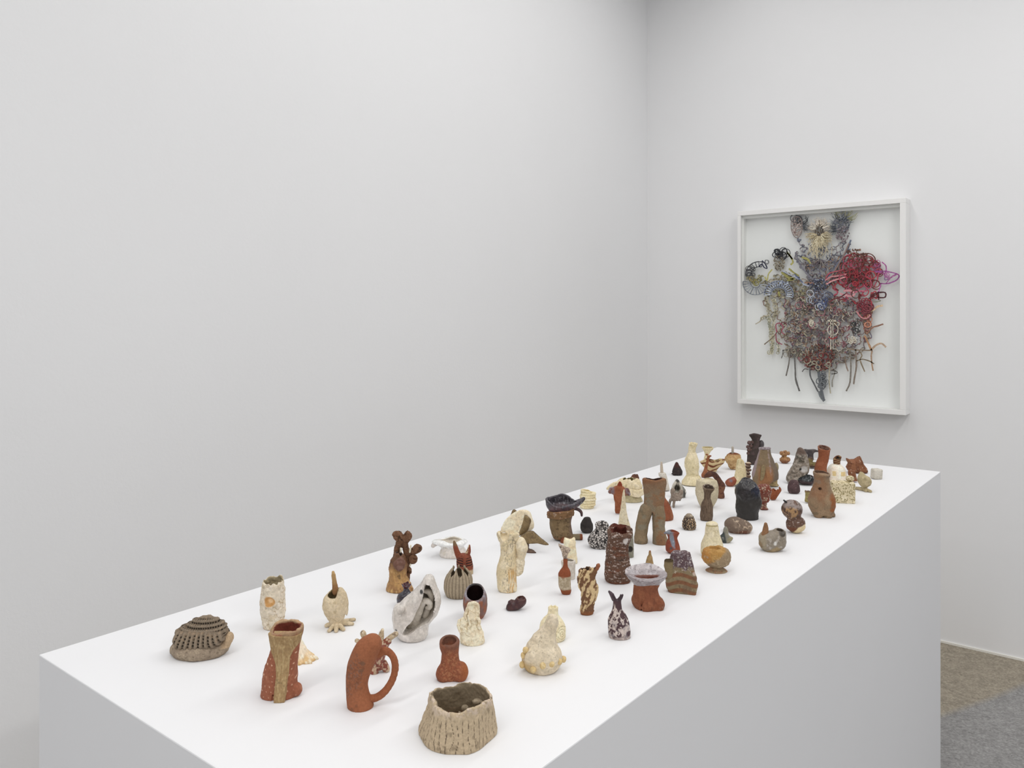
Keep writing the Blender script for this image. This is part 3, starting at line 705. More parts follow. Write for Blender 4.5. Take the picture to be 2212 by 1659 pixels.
# --- striped claw ----------------------------------------------------
o = O('striped_claw', 'red-brown pincer claw with black stripes behind the ribbed pod', 'figurine', 1005, 1243, 12)
rc = L('9a4e3c', ('7a3527', sp(6, .6, .06)), ('1d1714', lambda x, d, v, n: (1 - sst(np.abs((((v + (x - 1004) * .12 * np.sign(x - 1004)) / 5.2) % 1) - .5), .16, .26)) * (np.abs(x - 1004) > 3) * (v > 1203) * (v < 1222) * (n[:, 1] < .3)), ('b8a88c', be(1229, 2)), gl=.2)
o.part('body', pot([(1196, 989, 1014), (1204, 986, 1018), (1215, 986, 1021), (1226, 987, 1022), (1240, 989, 1022)], 0, k=.75, rr=4), rc, (980, 1028, -18, 18, 1190), 1.2, M_CLAY, bump=[(7, .8)])
o.part('pincer', tube([(994, 0, 1208), (987, 0, 1192), (983, 0, 1178), (981, 0, 1170)], [7, 6, 4.5, 2.5]), L('9a4e3c', ('7e6a50', ab(1178, 4))), (974, 1004, -10, 10, 1164, 1214), 1.1, free=True, bump=[(4, .4)])
o.part('pincer', tube([(1006, 0, 1206), (1012, 0, 1192), (1014, 0, 1178)], [6, 5, 2]), L('9a4e3c', ('cfc0a2', lambda x, d, v, n: (n[:, 0] < -.2) * sst(fb(x, d, v, 2.2), .35, .5))), (1000, 1022, -8, 8, 1172, 1212), 1.1, free=True, bump=[(4, .4)])

# --- ribbed tulip pod -------------------------------------------------
o = O('ribbed_pod', 'grey-brown ribbed pod opening at the top like a tulip bud', 'vessel', 990, 1296, 24)
def rib11(x, d, v): return np.abs(sin(np.arctan2(d, x - 990) * 11))
o.part('body', pot([(1228, 974, 1010), (1240, 966, 1018), (1255, 960, 1021), (1270, 959, 1021), (1282, 962, 1018), (1289, 966, 1012), (1292, 970, 1008)], 4, lambda x, d: 1226 + 16 * np.abs(sin(np.arctan2(d, x) * 3.5 + .4))**1.6 - 2 * (d > 0), k=.9, floor=40, rr=2),
       L('8d8371', ('9e9480', lambda x, d, v, n: rib11(x, d, v)), ('6b6151', lambda x, d, v, n: 1 - sst(rib11(x, d, v), .05, .35)), ('5a5142', mul(inside(990), be(1232, 4)))),
       (952, 1028, -34, 34, 1216), 1.35, M_CLAY, disp=lambda x, d, v, n: 1.3 * (rib11(x, d, v) - .6), bump=[(9, .8)])

# --- dark-mouthed terracotta vase ------------------------------------
o = O('dark_mouth_vase', 'terracotta egg vase with grey-blue glazed dark mouth behind the cream ruffled figure', 'vase', 1026, 1340, 17)
o.part('body', pot([(1250, 1013, 1042), (1264, 1009, 1045), (1276, 1005, 1048), (1290, 1001, 1052), (1305, 1000, 1053), (1320, 1003, 1051), (1332, 1009, 1045), (1337, 1013, 1041)], 5, lambda x, d: 1276 - .70 * d, k=.95, floor=12, rr=3),
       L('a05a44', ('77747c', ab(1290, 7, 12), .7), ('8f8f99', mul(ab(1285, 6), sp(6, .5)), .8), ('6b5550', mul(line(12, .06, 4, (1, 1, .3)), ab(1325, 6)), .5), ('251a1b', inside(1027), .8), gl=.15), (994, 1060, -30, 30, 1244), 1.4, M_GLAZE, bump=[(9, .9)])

# --- cream ruffled figure ---------------------------------------------
o = O('ruffled_figure', 'cream folded and ruffled clay figure in front of the dark-mouthed terracotta vase', 'figurine', 1019, 1397, 20)
cr = L('d8d0b8', ('e5dfcb', sp(10, .5, .12)), ('bfb190', line(11, .02, 3)), gl=.3)
o.part('body', U(pot([(1303, 1011, 1032), (1312, 1007, 1035), (1328, 1001, 1037), (1345, 999, 1038), (1360, 996, 1042), (1372, 994, 1046), (1385, 996, 1046), (1392, 1000, 1044)], 0, k=.8, rr=3), ell((1001, -10, 1345), (10, 9, 14)), ell((1008, -12, 1358), (13, 9, 9)), k=4), cr, (984, 1054, -28, 26, 1296), 1.5, M_CREAM, bump=[(11, 4.0), (5, 1.2)])
for pts, r in (([(1013, -6, 1304), (1022, -9, 1299), (1032, -7, 1303), (1034, -4, 1312)], [3, 3, 3, 2.5]), ([(1012, -14, 1325), (1016, -18, 1340), (1012, -19, 1352), (1017, -18, 1360)], 2.6),
               ([(1030, -13, 1330), (1036, -12, 1336), (1034, -15, 1346), (1038, -12, 1354)], 3), ([(993, -12, 1336), (991, -14, 1346), (995, -16, 1358)], 3), ([(1010, -10, 1315), (1006, -13, 1325), (1009, -15, 1335)], 2.6)):
    o.part('ruffle', tube(pts, r, 4, 1), cr, (984, 1046, -26, 4, 1292, 1370), 1.2, M_CREAM, free=True, bump=[(4, .8)])

# --- pear bottle -------------------------------------------------------
o = O('pear_bottle', 'terracotta pear-shaped bottle with side bulges directly behind the stump bowl', 'bottle', 976, 1478, 28)
o.part('body', U(CUT(pot([(1375, 951, 991), (1386, 949, 993), (1398, 950, 992), (1412, 954, 991), (1425, 953, 992), (1436, 951, 993), (1450, 950, 994), (1462, 951, 994), (1470, 957, 992)], 7, lambda x, d: 1382 - .38 * d, k=.9, rr=5, floor=70), tube([(958, -8, 1388), (966, 0, 1384), (976, 2, 1382)], [3.5, 5, 3]), k=4), ell((993, -4, 1450), (19, 21, 22)), ell((959, -6, 1453), (17, 19, 20)), k=4),
       L('a55c45', ('7a4e42', ab(1395, 14, 8), .3), ('8d4a38', mul(be(1400, 15), sp(4, .45, .15, 2))), ('b98160', mul(sp(2.6, .55, .06, 5), lambda x, d, v, n: 1 - sst(np.hypot((x - 975), (v - 1435) * .6), 16, 28))), ('b0603c', mul(lambda x, d, v, n: sst(x, 990, 1012), be(1410, 10))), gl=.18),
       (936, 1016, -36, 34, 1366), 1.7, M_CLAY, bump=[(14, 1)])

# --- studded gourd -------------------------------------------------------
o = O('studded_gourd', 'pale beige gourd with a ring of yellow studs and a bent neck, front right', 'vessel', 1170, 1461, 34)
gc = L('c8bfa9', ('d5cdb9', sp(12, .5, .12)), ('8d826c', sp(3, .7, .04, 5)), ('c4ad7d', mul(be(1420, 12), lambda x, d, v, n: 1 - sst(x, 1135, 1170))), gl=.2)
o.part('body', U(ell((1171, 0, 1421), (44, 40, 37), 0, -8), tube([(1171, 2, 1400), (1180, 4, 1375), (1188, 4, 1357), (1192, 2, 1347)], [32, 21, 15, 14], 3), ell((1150, -26, 1409), (16, 12, 15)), ell((1190, -26, 1410), (15, 12, 15)), box((1193, -1, 1342), (9, 9, 14), 5, 12), tube([(1171, -24, 1448), (1171, -28, 1456)], [7, 2]), k=9), gc, (1120, 1224, -46, 46, 1326), 1.9, M_CREAM, bump=[(12, 1.4)])
for (px, py, rz_) in ((1151, 1446, 0), (1171, 1438, 0), (1190, 1434, 0), (1207, 1429, 0), (1217, 1424, 0), (1128, 1436, 0), (1131, 1416, 0), (1135, 1405, 0)):
    dx = (px - 1171) / 46; d_ = -42.5 * math.sqrt(max(0, 1 - dx * dx)) * (.93 if py > 1422 else .75)
    vv = py + d_ * o.tan
    o.part('stud', ell((px, d_, vv), (6.5, 6.5, 7.2)), L('d2bd8c', ('dfd0a6', sp(5, .5, .2))), (px - 8, px + 8, d_ - 8, d_ + 8, vv - 8, vv + 8), 1.3, M_CREAM, free=True, bump=[(5, .6)])

# --- cream bottle behind the gourd ---------------------------------------
o = O('spiral_bottle', 'cream bottle with short neck and a scratched spiral on its side, behind the studded gourd', 'bottle', 1194, 1390, 22)
o.part('body', pot([(1310, 1184, 1206), (1318, 1184, 1205.5), (1326, 1182, 1206), (1336, 1173, 1213), (1346, 1167, 1219), (1358, 1165, 1222), (1372, 1165, 1222), (1381, 1169, 1219), (1384, 1172, 1216)], 3.5, wavy(1310, 1.6, 5), k=.85, floor=66, rr=2),
       L('dbd3b4', ('e5dec3', sp(12, .5, .12)), ('a2976e', lambda x, d, v, n: (1 - sst(np.abs(((np.hypot(x - 1213, (v - 1362) * .8) / 4.2 + np.arctan2(v - 1362, x - 1213) / (2 * PI)) % 1) - .5), .04, .1)) * (np.hypot(x - 1213, (v - 1362) * .8) < 15) * (n[:, 1] < .3)), ('b79a55', mul(be(1380, 2), sp(6, .4)))),
       (1158, 1228, -28, 28, 1304), 1.5, M_CREAM, bump=[(10, .9)])

# --- small dark boat --------------------------------------------------------
o = O('clay_shoe', 'tiny dark maroon boat-like clay shoe alone in front of the tall marbled hand vase', 'figurine', 1114, 1321, 12)
bo = [(1093, 1313), (1097, 1303), (1104, 1295), (1111, 1297), (1118, 1290), (1128, 1287), (1135, 1291), (1137, 1299), (1133, 1307), (1120, 1316), (1106, 1319), (1096, 1318)]
o.part('body', CUT(infl(bo, 13, 9, 0, 2), ell((1127, -2, 1291), (9, 7, 5), 0, -20), k=2), L('48262a', ('5a3534', sp(6, .5)), ('2e3230', mul(sp(5, .6), be(1300, 4))), ('6b3a30', ab(1292, 3)), gl=.45), (1088, 1142, -16, 16, 1282), 1.3, M_GLAZE, bump=[(6, 1)])
o.part('toe', ell((1103, -4, 1300), (6, 6, 5)), L('4a2a2c', gl=.5), (1095, 1111, -12, 4, 1293, 1307), 1.1, M_GLAZE, free=True)

# ---- tall cream hand vase -------------------------------------------
o = O('hand_vase', 'tall cream marbled vase like a torso with a slanting flat hand-like slab and a thumb', 'vase', 1094, 1283, 18)
mar = (('8f8676', mul(line(13, .012, 3, (1.4, 1, .35), 2), lambda x, d, v, n: sst(nz(x, d, v, 14, 7), .35, .6))), ('d9ac66', mul(line(14, .03, 9, (2, 1, .3)), be(1225, 8), lambda x, d, v, n: sst(x, 1090, 1100))), ('6d675c', mul(line(8, .01, 5, (1.2, 1, .4)), lambda x, d, v, n: 1 - sst(np.abs(x - 1098 - (1280 - v) * .02), 5, 14))))
hc = L('d4c9a9', ('e0d8c0', sp(16, .5, .12)), *mar, gl=.45)
pr = [(1150, 1075, 1124), (1160, 1077, 1121), (1172, 1080, 1117), (1190, 1081, 1115), (1208, 1078, 1116), (1225, 1073, 1117), (1240, 1072, 1116), (1258, 1073.5, 1116), (1272, 1075, 1117), (1279, 1079, 1115)]
o.part('body', CUT(U(pot(pr, 0, lambda x, d: 1152 + .2 * d, k=.75, rr=3), infl([(1073, 1150), (1080, 1147), (1086, 1150), (1082, 1162), (1078, 1170), (1074, 1160)], 6, 5, 2), k=4), ell((1091, -9, 1148), (10, 15, 18)), k=3),
       hc, (1066, 1130, -22, 22, 1140), 1.5, M_CREAM, bump=[(14, 1.2)])
ha = [(1082, 1150), (1083, 1140), (1092, 1124), (1108, 1111), (1122, 1104), (1130, 1103), (1132, 1108), (1131, 1122), (1126, 1138), (1121, 1150), (1115, 1158), (1104, 1160), (1099, 1168), (1094, 1164), (1095, 1154), (1090, 1150)]
o.part('hand_slab', slab(ha, 4, 3, 1, 2, bend=lambda x, v: .12 * (1135 - v) + 5 * sin((x - 1085) / 14.)), L('dbd1b6', ('e6dfcb', sp(12, .5, .1)), ('a89f8d', mul(sp(3.2, .6, .04, 3, (1, 1, .8)), lambda x, d, v, n: sst(x, 1100, 1108))), gl=.4), (1076, 1138, -10, 22, 1096, 1174), 1.3, M_CREAM, free=True, bump=[(5, .9)])
o.part('thumb', U(tube([(1124, 0, 1172), (1127, -2, 1182)], [12, 13]), tube([(1127, -2, 1184), (1125, 0, 1205)], [12.5, 9]), k=4), L('d3cab0', ('e0d9c6', sp(10, .5))), (1106, 1146, -18, 16, 1156, 1218), 1.3, M_CREAM, free=True, bump=[(7, .5)])
o.part('folded_foot', U(ell((1122, 0, 1214), (12, 10, 13)), ell((1120, 1, 1232), (10, 9, 11)), infl([(1114, 1216), (1131, 1214), (1131, 1232), (1126, 1240), (1115, 1244)], 9, 6, 0), k=3), L('d3cab0', ('e0d9c6', sp(10, .5)), ('b9ae92', line(10, .02, 4))), (1104, 1138, -14, 16, 1198, 1248), 1.3, M_CREAM, free=True, bump=[(7, .5)])
o.part('leaf_relief', infl([(1086, 1180), (1087, 1170), (1091, 1165), (1096, 1170), (1096, 1182), (1090, 1188)], 3, 4, -15, 2), L('d0c6a6', ('a79e88', line(5, .03, 2))), (1082, 1100, -20, -10, 1160, 1192), 1.0, M_CREAM, free=True)

# ---- olive pod with leaves and cream hood ----------------------------
o = O('leaf_pod', 'olive-brown spiky pod with big pointed leaves and a cream hood behind the hand vase', 'sculpture', 1128, 1196, 18)
lv = L('7c6a48', ('93805a', sp(6, .5, .1)), ('5c4a33', sp(5, .6, .06, 3)), ('4a3a2c', lambda x, d, v, n: sst(np.abs(n[:, 1]), 0, .01) * (1 - sst(np.abs(n[:, 1]), .25, .5)), .5), gl=.45)
o.part('core', U(ell((1128, 0, 1178), (15, 15, 16)), tube([(1132, -4, 1188), (1146, -10, 1189), (1156, -14, 1190)], [7, 6, 2]), k=4), L('5a463c', ('6f5a48', sp(6, .5)), gl=.3), (1108, 1162, -20, 20, 1158), 1.3, M_GLAZE, bump=[(7, 1)])
for pl_, dc_, h_ in (([(1118, 1158), (1122, 1148), (1128, 1128), (1132, 1113), (1140, 1114), (1147, 1121), (1147, 1128), (1142, 1142), (1138, 1150), (1128, 1155)], 8, 3.5),
                 ([(1122, 1160), (1132, 1152), (1142, 1147), (1152, 1147), (1160, 1154), (1170, 1163), (1180, 1171), (1185, 1175), (1184, 1178), (1174, 1177), (1160, 1174), (1148, 1175), (1134, 1174), (1126, 1168)], -6, 4),
                 ([(1098, 1124), (1103, 1110), (1107, 1101), (1112, 1099), (1117, 1104), (1114, 1112), (1106, 1122)], 16, 3)):
    P_ = [(a, b + dc_ * o.tan) for a, b in pl_]
    o.part('leaf', infl(P_, h_, 5, dc_, 2), lv, (min(a for a, b in P_) - 2, max(a for a, b in P_) + 2, dc_ - 7, dc_ + 7, min(b for a, b in P_) - 3, max(b for a, b in P_) + 3), 1.2, M_GLAZE, free=True, bump=[(5, .7)])
hd = [(1118, 1104), (1126, 1100), (1138, 1100), (1146, 1105), (1150, 1116), (1154, 1128), (1154, 1138), (1148, 1144), (1138, 1148), (1132, 1140), (1138, 1128), (1136, 1114), (1128, 1108)]
o.part('hood', infl([(a, b + 6) for a, b in hd], 10, 7, 18, 2), L('d3cab0', ('e0d9c6', sp(10, .5)), gl=.3), (1112, 1160, 4, 30, 1100, 1160), 1.3, M_CREAM, free=True, bump=[(8, .6)])

# ---- boot vessel -----------------------------------------------------
o = O('boot_vessel', 'olive-brown boot-shaped vessel with wide dark glazed mouth and spout near the rear edge', 'vessel', 1216, 1172, 20)
T = o.tan
pr = [(1104, 1187, 1235), (1112, 1184, 1237), (1122, 1187, 1234), (1132, 1187, 1233), (1145, 1189, 1236), (1156, 1193, 1238), (1163, 1196, 1240)]
olive = L('7d6b4f', ('8e7c5e', sp(10, .5, .12)), ('685840', sp(7, .62, .06, 3)), ('6d5a55', mul(lambda x, d, v, n: sst(x, 1226, 1236), ab(1150, 10))), ('95573f', mul(be(1158, 3), sp(8, .6, .06, 8))), ('4a3a2a', mul(line(12, .012, 5))), gl=.15)
o.part('body', pot(pr, 0, k=.8, rr=2, lean=-.02), olive, (1178, 1246, -28, 28, 1098), 1.5, M_CLAY, bump=[(12, 1.2)])
o.part('belt', U(*[tube([(1184, -8, v0 + 3), (1196, -21, v0 + 2), (1212, -24, v0 + o_), (1228, -20, v0 - 1), (1237, -8, v0 - 2)], r, 3) for v0, r, o_ in ((1107, 3.2, 1), (1102, 3, 0), (1112, 2.6, 2))], k=2), L('85694c', ('6a523a', sp(5, .5)), ('97614a', mul(sp(8, .5, .1, 2), ab(1106, 3))), ('b0a093', mul(sp(4, .66, .04, 6)))), (1178, 1244, -30, 0, 1094, 1122), 1.2, free=True, bump=[(5, 1)])
mo = [(1068, 1177, 1242), (1088, 1179, 1246), (1096, 1182, 1240), (1104, 1186, 1236), (1110, 1188, 1234)]
o.part('mouth', CUT(U(pot(mo, 4, lambda x, d: 1081 - .36 * d + 2.5 * sin(3 * np.arctan2(d, x) + 1) + .06 * x, k=.72, floor=2, rr=2, bot=1112), tube([(1238, 0, 1092), (1250, 0, 1085), (1261, 0, 1077)], [8, 6.5, 3.5]), k=4), tube([(1222, -2, 1086), (1244, -2, 1084)], [7, 2]), k=2),
       L('3d3a41', ('55525a', sp(6, .5, .15), .7), ('6b5458', lambda x, d, v, n: (n[:, 1] < 0) * be(1094, 6, 6)(x, d, v, n), .4), ('2b2a30', mul(inside(1211), sp(7, .5)), .8), ('8c8f96', mul(sp(3, .68, .04, 4, (1.5, 1, .5))), .8), gl=.6), (1172, 1268, -30, 30, 1064, 1114), 1.4, M_GLAZE, free=True, bump=[(8, 1.2)])
o.part('curled_handle', tube([(1240, 4, 1099), (1250, 5, 1102), (1256, 5, 1108), (1257, 5, 1115)], [3.5, 3.6, 3.2, 2.4], 3), L('4a3438', ('5e4440', sp(4, .5)), gl=.4), (1234, 1262, 0, 10, 1092, 1120), 1.1, M_GLAZE, free=True)
o.part('foot_tube', CUT(tube([(1232, 2, 1160), (1255, 0, 1160)], [6, 6.5]), tube([(1250, 0, 1160), (1262, 0, 1160)], [3.5, 5])), L('7d735d', ('8f4a34', lambda x, d, v, n: sst(x, 1251, 1254))), (1226, 1264, -9, 11, 1150), 1.2, free=True, bump=[(5, .6)])
o.part('toe', ell((1216, -20, 1164), (7, 8, 9)), L('8d4b36', ('a05a42', sp(5, .5))), (1206, 1226, -30, -8, 1152), 1.2, bump=[(5, .6)])

# ---- coiled cup --------------------------------------------------------
o = O('coiled_cup', 'small cream cup built of stacked coils at the rear edge beside the dark spout', 'cup', 1269, 1100, 12)
ccol = L('d6ceab', ('e2dbc0', sp(8, .5)), ('b8ad86', lambda x, d, v, n: (np.abs(((v + 2 * nz(x, d, v, 10)) / 6.2) % 1 - .5) < .1)))
for i, (vv, rr_, xc_) in enumerate(((1094, 12, 1268), (1088.5, 13.5, 1269), (1083, 14.5, 1269), (1077, 15, 1269), (1071, 14.5, 1269.5), (1066, 14, 1270))):
    o.part('coil', ring((xc_ + (i % 2) * .9, 0, vv + (.3 if i % 2 else 0)), rr_, 3.1, .92, 'flat'), L('d6ceab', ('e2dbc0', sp(8, .5, .1, i))), (1248, 1290, -22, 22, vv - 5, vv + 5), 1.1, M_CREAM, free=True, bump=[(8, 1.0)])
o.part('wall', pot([(1058, 1254, 1281), (1064, 1254, 1283), (1080, 1257, 1282), (1096, 1260, 1278)], 3, lambda x, d: 1059 + .18 * x + (x > 6) * 2, k=.92, floor=30, rr=2), ccol, (1248, 1290, -18, 18, 1052), 1.1, M_CREAM, bump=[(8, .8)])

# ---- black faceted bud ---------------------------------------------------
o = O('black_bud', 'small matt black faceted bud between the boot vessel and the speckled gourd', 'sculpture', 1267.5, 1153, 10)
o.part('body', pot([(1117, 1263, 1274), (1121, 1260, 1276), (1127, 1257, 1278), (1133, 1254.5, 1280.5), (1140, 1254.5, 1281), (1146, 1256, 1280), (1150, 1259, 1277)], 0, k=.85, rr=2, sq=1.8, lobes=lambda th, V: .07 * np.abs(sin(2.5 * th + .4))),
       L('33302f', ('45423f', sp(9, .55)), gl=.2), (1250, 1286, -16, 16, 1112), 1.1, M_CLAY, bump=[(7, .5)])

# ---- black and white speckled gourd ----------------------------------------
def cells(s, w_, seed=0):
    """irregular pebbled cells; returns 1 in the cell bodies, 0 in the gaps between"""
    def f(x, d, v, n=None):
        best = np.full(x.shape, 9.); sec = best.copy()
        X, D, V = x / s, d / s, v / s
        ix, iy, iz = np.floor(X).astype(int), np.floor(D).astype(int), np.floor(V).astype(int)
        for i in (-1, 0, 1):
            for j in (-1, 0, 1):
                for k in (-1, 0, 1):
                    a, b, c = ix + i, iy + j, iz + k
                    px = a + _T[a & 31, b & 31, (c + seed) & 31]; py = b + _T[(a + 11) & 31, b & 31, (c + seed) & 31]; pz = c + _T[a & 31, (b + 7) & 31, (c + seed) & 31]
                    q = np.sqrt((X - px)**2 + (D - py)**2 + (V - pz)**2)
                    sec = np.where(q < best, best, np.minimum(sec, q)); best = np.minimum(best, q)
        return sst(sec - best, w_, w_ + .15)
    return f
o = O('speckled_gourd', 'small two-lobed vessel densely patterned black and white beside the tall brown cylinder', 'vessel', 1293, 1187, 17)
cl = cells(4.6, .1)
o.part('body', U(pot([(1127, 1291, 1308), (1133, 1287, 1313), (1140, 1288, 1312), (1147, 1283, 1316), (1156, 1274, 1320), (1166, 1270, 1322), (1176, 1273, 1322), (1183, 1277, 1320)], 0, k=.8, rr=4), ell((1300, 0, 1134), (12.5, 12, 7)), k=3),
       L('2c2929', ('c9c7c4', cl, .5), ('3a2f2d', sp(8, .68, .05, 3)), gl=.4), (1264, 1328, -26, 26, 1122), .95, M_ROUGH, disp=lambda x, d, v, n: .8 * cl(x, d, v, n), bump=[(9, 1)])

# ---- tall cone ---------------------------------------------------------------
o = O('tall_cone', 'tall thin cream cone spike rising behind the brown speckled cylinder', 'sculpture', 1349, 1150, 12)
o.part('body', pot([(1057, 1347, 1349), (1064, 1345, 1350), (1080, 1343, 1351), (1100, 1340, 1353), (1120, 1337, 1357), (1135, 1335, 1361), (1147, 1334, 1364)], 0, k=.9, rr=1), L('d5cdb1', ('e1dac4', sp(10, .5, .1)), ('8d8775', mul(lambda x, d, v, n: sst(x - 1349, 4, 7), sp(6, .5))), gl=.15), (1328, 1370, -18, 18, 1052), 1.1, M_CREAM, bump=[(6, .8)])

# ---- brown speckled cylinder ---------------------------------------------------
o = O('brown_cylinder', 'tall rough brown cylinder vase flecked with white and an angular open mouth', 'vase', 1334, 1264, 26)
pr = [(1138, 1314, 1366), (1150, 1312, 1367), (1163, 1313, 1363), (1176, 1312, 1358), (1190, 1311, 1357), (1204, 1310, 1359), (1218, 1307, 1362), (1235, 1306, 1364), (1248, 1307, 1364), (1256, 1311, 1360)]
fleck = lambda x, d, v, n: sst(fb(x * .7, d, v * 1.9, 3.8, 3), .61, .68)
o.part('body', pot([(1126, 1318, 1360)] + pr[1:], 12, lambda x, d: 1144 + 2.5 * np.cos(np.arctan2(d, x) * 3 + 2.6) + (nz(x, d, x * 0, 9, 4) - .5) * 5 - .38 * d, k=.88, rr=4, sq=2.3, floor=95),
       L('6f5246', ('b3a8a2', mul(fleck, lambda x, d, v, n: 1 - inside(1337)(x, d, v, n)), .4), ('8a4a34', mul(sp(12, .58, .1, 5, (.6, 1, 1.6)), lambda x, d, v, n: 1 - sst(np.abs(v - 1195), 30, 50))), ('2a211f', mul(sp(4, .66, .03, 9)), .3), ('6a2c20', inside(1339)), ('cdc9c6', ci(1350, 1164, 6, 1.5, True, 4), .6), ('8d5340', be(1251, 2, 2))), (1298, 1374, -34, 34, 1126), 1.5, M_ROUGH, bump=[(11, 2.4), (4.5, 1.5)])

# ---- olive bit behind cylinder ---------------------------------------------------
o = O('holed_column', 'small grey-olive column with a round dark hole, mostly hidden behind the brown cylinder', 'sculpture', 1357, 1206, 9)
o.part('body', CUT(pot([(1143, 1351, 1364), (1150, 1348, 1367), (1165, 1347, 1368), (1185, 1347, 1369), (1203, 1347, 1369)], 0, k=.8, rr=4), ell((1360, -11, 1184), (6, 7, 7))), L('77776b', ('88887c', sp(6, .5)), ('33302b', ci(1360, 1184, 6.5, 1)), gl=.2), (1342, 1374, -14, 14, 1138), 1.1, bump=[(6, .6)])

# ---- big two-legged vase -----------------------------------------------------------
o = O('legged_vase', 'tall brown-grey two-legged vase like a pair of trousers, biggest of the middle group', 'vase', 1408, 1176, 16)
T = o.tan
o.part('body', CUT(pot([(1035, 1387, 1439), (1042, 1387, 1440), (1052, 1389, 1438), (1065, 1391, 1437), (1080, 1391, 1435), (1092, 1390, 1434), (1104, 1386, 1434), (1112, 1384, 1434)], 5, lambda x, d: 1034 - 1.8 * np.cos(2 * np.arctan2(d, x)) , k=.5, floor=60, rr=4, bot=1112, sq=2.4), ell((1406, -4, 1118), (5, 20, 14)), k=3),
       L('86705a', ('8e5f48', ab(1040, 8, 6)), ('95704f', mul(sp(14, .5, .15, 2), lambda x, d, v, n: 1 - sst(v, 1060, 1130))), ('7d7b6b', mul(sp(13, .52, .12, 6), be(1060, 14))), ('4a2a20', inside(1412))), (1378, 1448, -18, 18, 1024, 1116), 1.5, M_CLAY, free=True, bump=[(12, 1.2)])
for pts, rr_ in ((((1397, 0, 1100), (1391, 0, 1118), (1386, -1, 1140), (1384, -2, 1158), (1384, -3, 1166)), (14, 13.5, 13, 12.5, 15)), (((1421, 0, 1100), (1423, -2, 1120), (1422, -6, 1140), (1423, -8, 1158), (1425, -9, 1172)), (14, 13.5, 13, 14, 17))):
    o.part('leg', tube(pts, rr_, 3, 2), L('85765f', ('94694a', mul(sp(14, .5, .15, 4), lambda x, d, v, n: (n[:, 1] < 0) * (x > 1405))), ('78786a', sp(12, .56, .1, 7)), ('69624f', sp(8, .64, .06, 3))), (1364, 1446, -28, 20, 1082), 1.5, M_CLAY, bump=[(12, 1.2)])

# ---- terracotta cone behind the trousers ----------------------------------------------
o = O('terracotta_cone', 'terracotta pointed mound half hidden behind the tall two-legged vase', 'vessel', 1432, 1126, 16)
o.part('body', pot([(1066, 1426, 1430), (1074, 1423, 1436), (1084, 1418, 1443), (1095, 1413, 1449), (1107, 1410, 1453), (1117, 1410, 1455), (1122, 1412, 1453)], 0, k=.8, rr=1, sq=2.2), L('a05843', ('b06a52', sp(9, .5, .12)), ('8b4a38', sp(9, .62, .06, 3)), ('7a5a40', mul(sp(8, .56), be(1105, 8)))), (1404, 1462, -24, 24, 1060), 1.2, bump=[(11, 1.5)])

# ---- cross torso -------------------------------------------------------------------
o = O('torso_figure', 'slim terracotta armless torso tapering to one leg, with glazed shoulders', 'figurine', 1334, 1112, 6)
o.part('torso', U(pot([(1058, 1324, 1352), (1066, 1325, 1351), (1076, 1326, 1349), (1088, 1328, 1347), (1100, 1328, 1344), (1109, 1329, 1340)], 0, k=.6, rr=5), tube([(1322, 0, 1060), (1338, -2, 1055), (1353, 0, 1063)], [6.5, 7, 6.5]), k=5), L('a2583f', ('b1684e', sp(8, .5)), ('74676b', mul(lambda x, d, v, n: sst(np.abs(x - 1338), 9, 15), ab(1066, 5)), .7), ('8e8f98', mul(sp(4, .6), ab(1064, 4), lambda x, d, v, n: sst(np.abs(x - 1338), 8, 14)), .8)), (1310, 1366, -14, 14, 1044), 1.1, bump=[(6, .6)])
o.part('arm_stump', tube([(1321, 0, 1058), (1318, -1, 1062)], [6, 4.5]), L('7f5a55', ('8e8f98', sp(4, .5), .7)), (1308, 1330, -8, 8, 1050, 1072), 1.0, free=True)
o.part('arm_stump', tube([(1354, 0, 1060), (1358, -1, 1067)], [6, 4]), L('6f5654', ('8e8f98', sp(4, .6), .7)), (1346, 1366, -8, 8, 1052, 1074), 1.0, free=True)
o.part('neck', infl([(1333, 1056), (1334, 1046), (1339, 1039), (1344, 1046), (1343, 1056)], 5, 4, 0), L('963f2c', ('a84e38', sp(4, .5))), (1328, 1348, -7, 7, 1034, 1060), 1.0, free=True, bump=[(3, .5)])

# ---- ruffled cream bowl ---------------------------------------------------------------
o = O('ruffled_bowl', 'cream footed bowl with broad drooping leaf-like ruffles behind the torso figure', 'bowl', 1362, 1087, 20)
o.part('foot', pot([(1060, 1340, 1384), (1066, 1343, 1382), (1074, 1342, 1386), (1082, 1340, 1389)], 0, k=.8, rr=3), L('aba587', ('bfb89a', sp(8, .5))), (1334, 1394, -24, 24, 1056), 1.3, M_CREAM, bump=[(8, 1)])
cc = L('cfc6a8', ('ddd6bf', sp(8, .5, .1)), ('ada27f', sp(7, .64, .06, 4)))
o.part('bowl', pot([(1033, 1342, 1380), (1040, 1334, 1384), (1050, 1330, 1388), (1060, 1338, 1386)], 4, wavy(1034, 2, 4), k=.62, floor=12, rr=2, bot=1063), L('cfc6a8', ('ddd6bf', sp(8, .5, .1)), ('77704a', inside(1361))), (1322, 1396, -24, 24, 1026, 1066), 1.2, M_CREAM, free=True, bump=[(8, 1.4)])
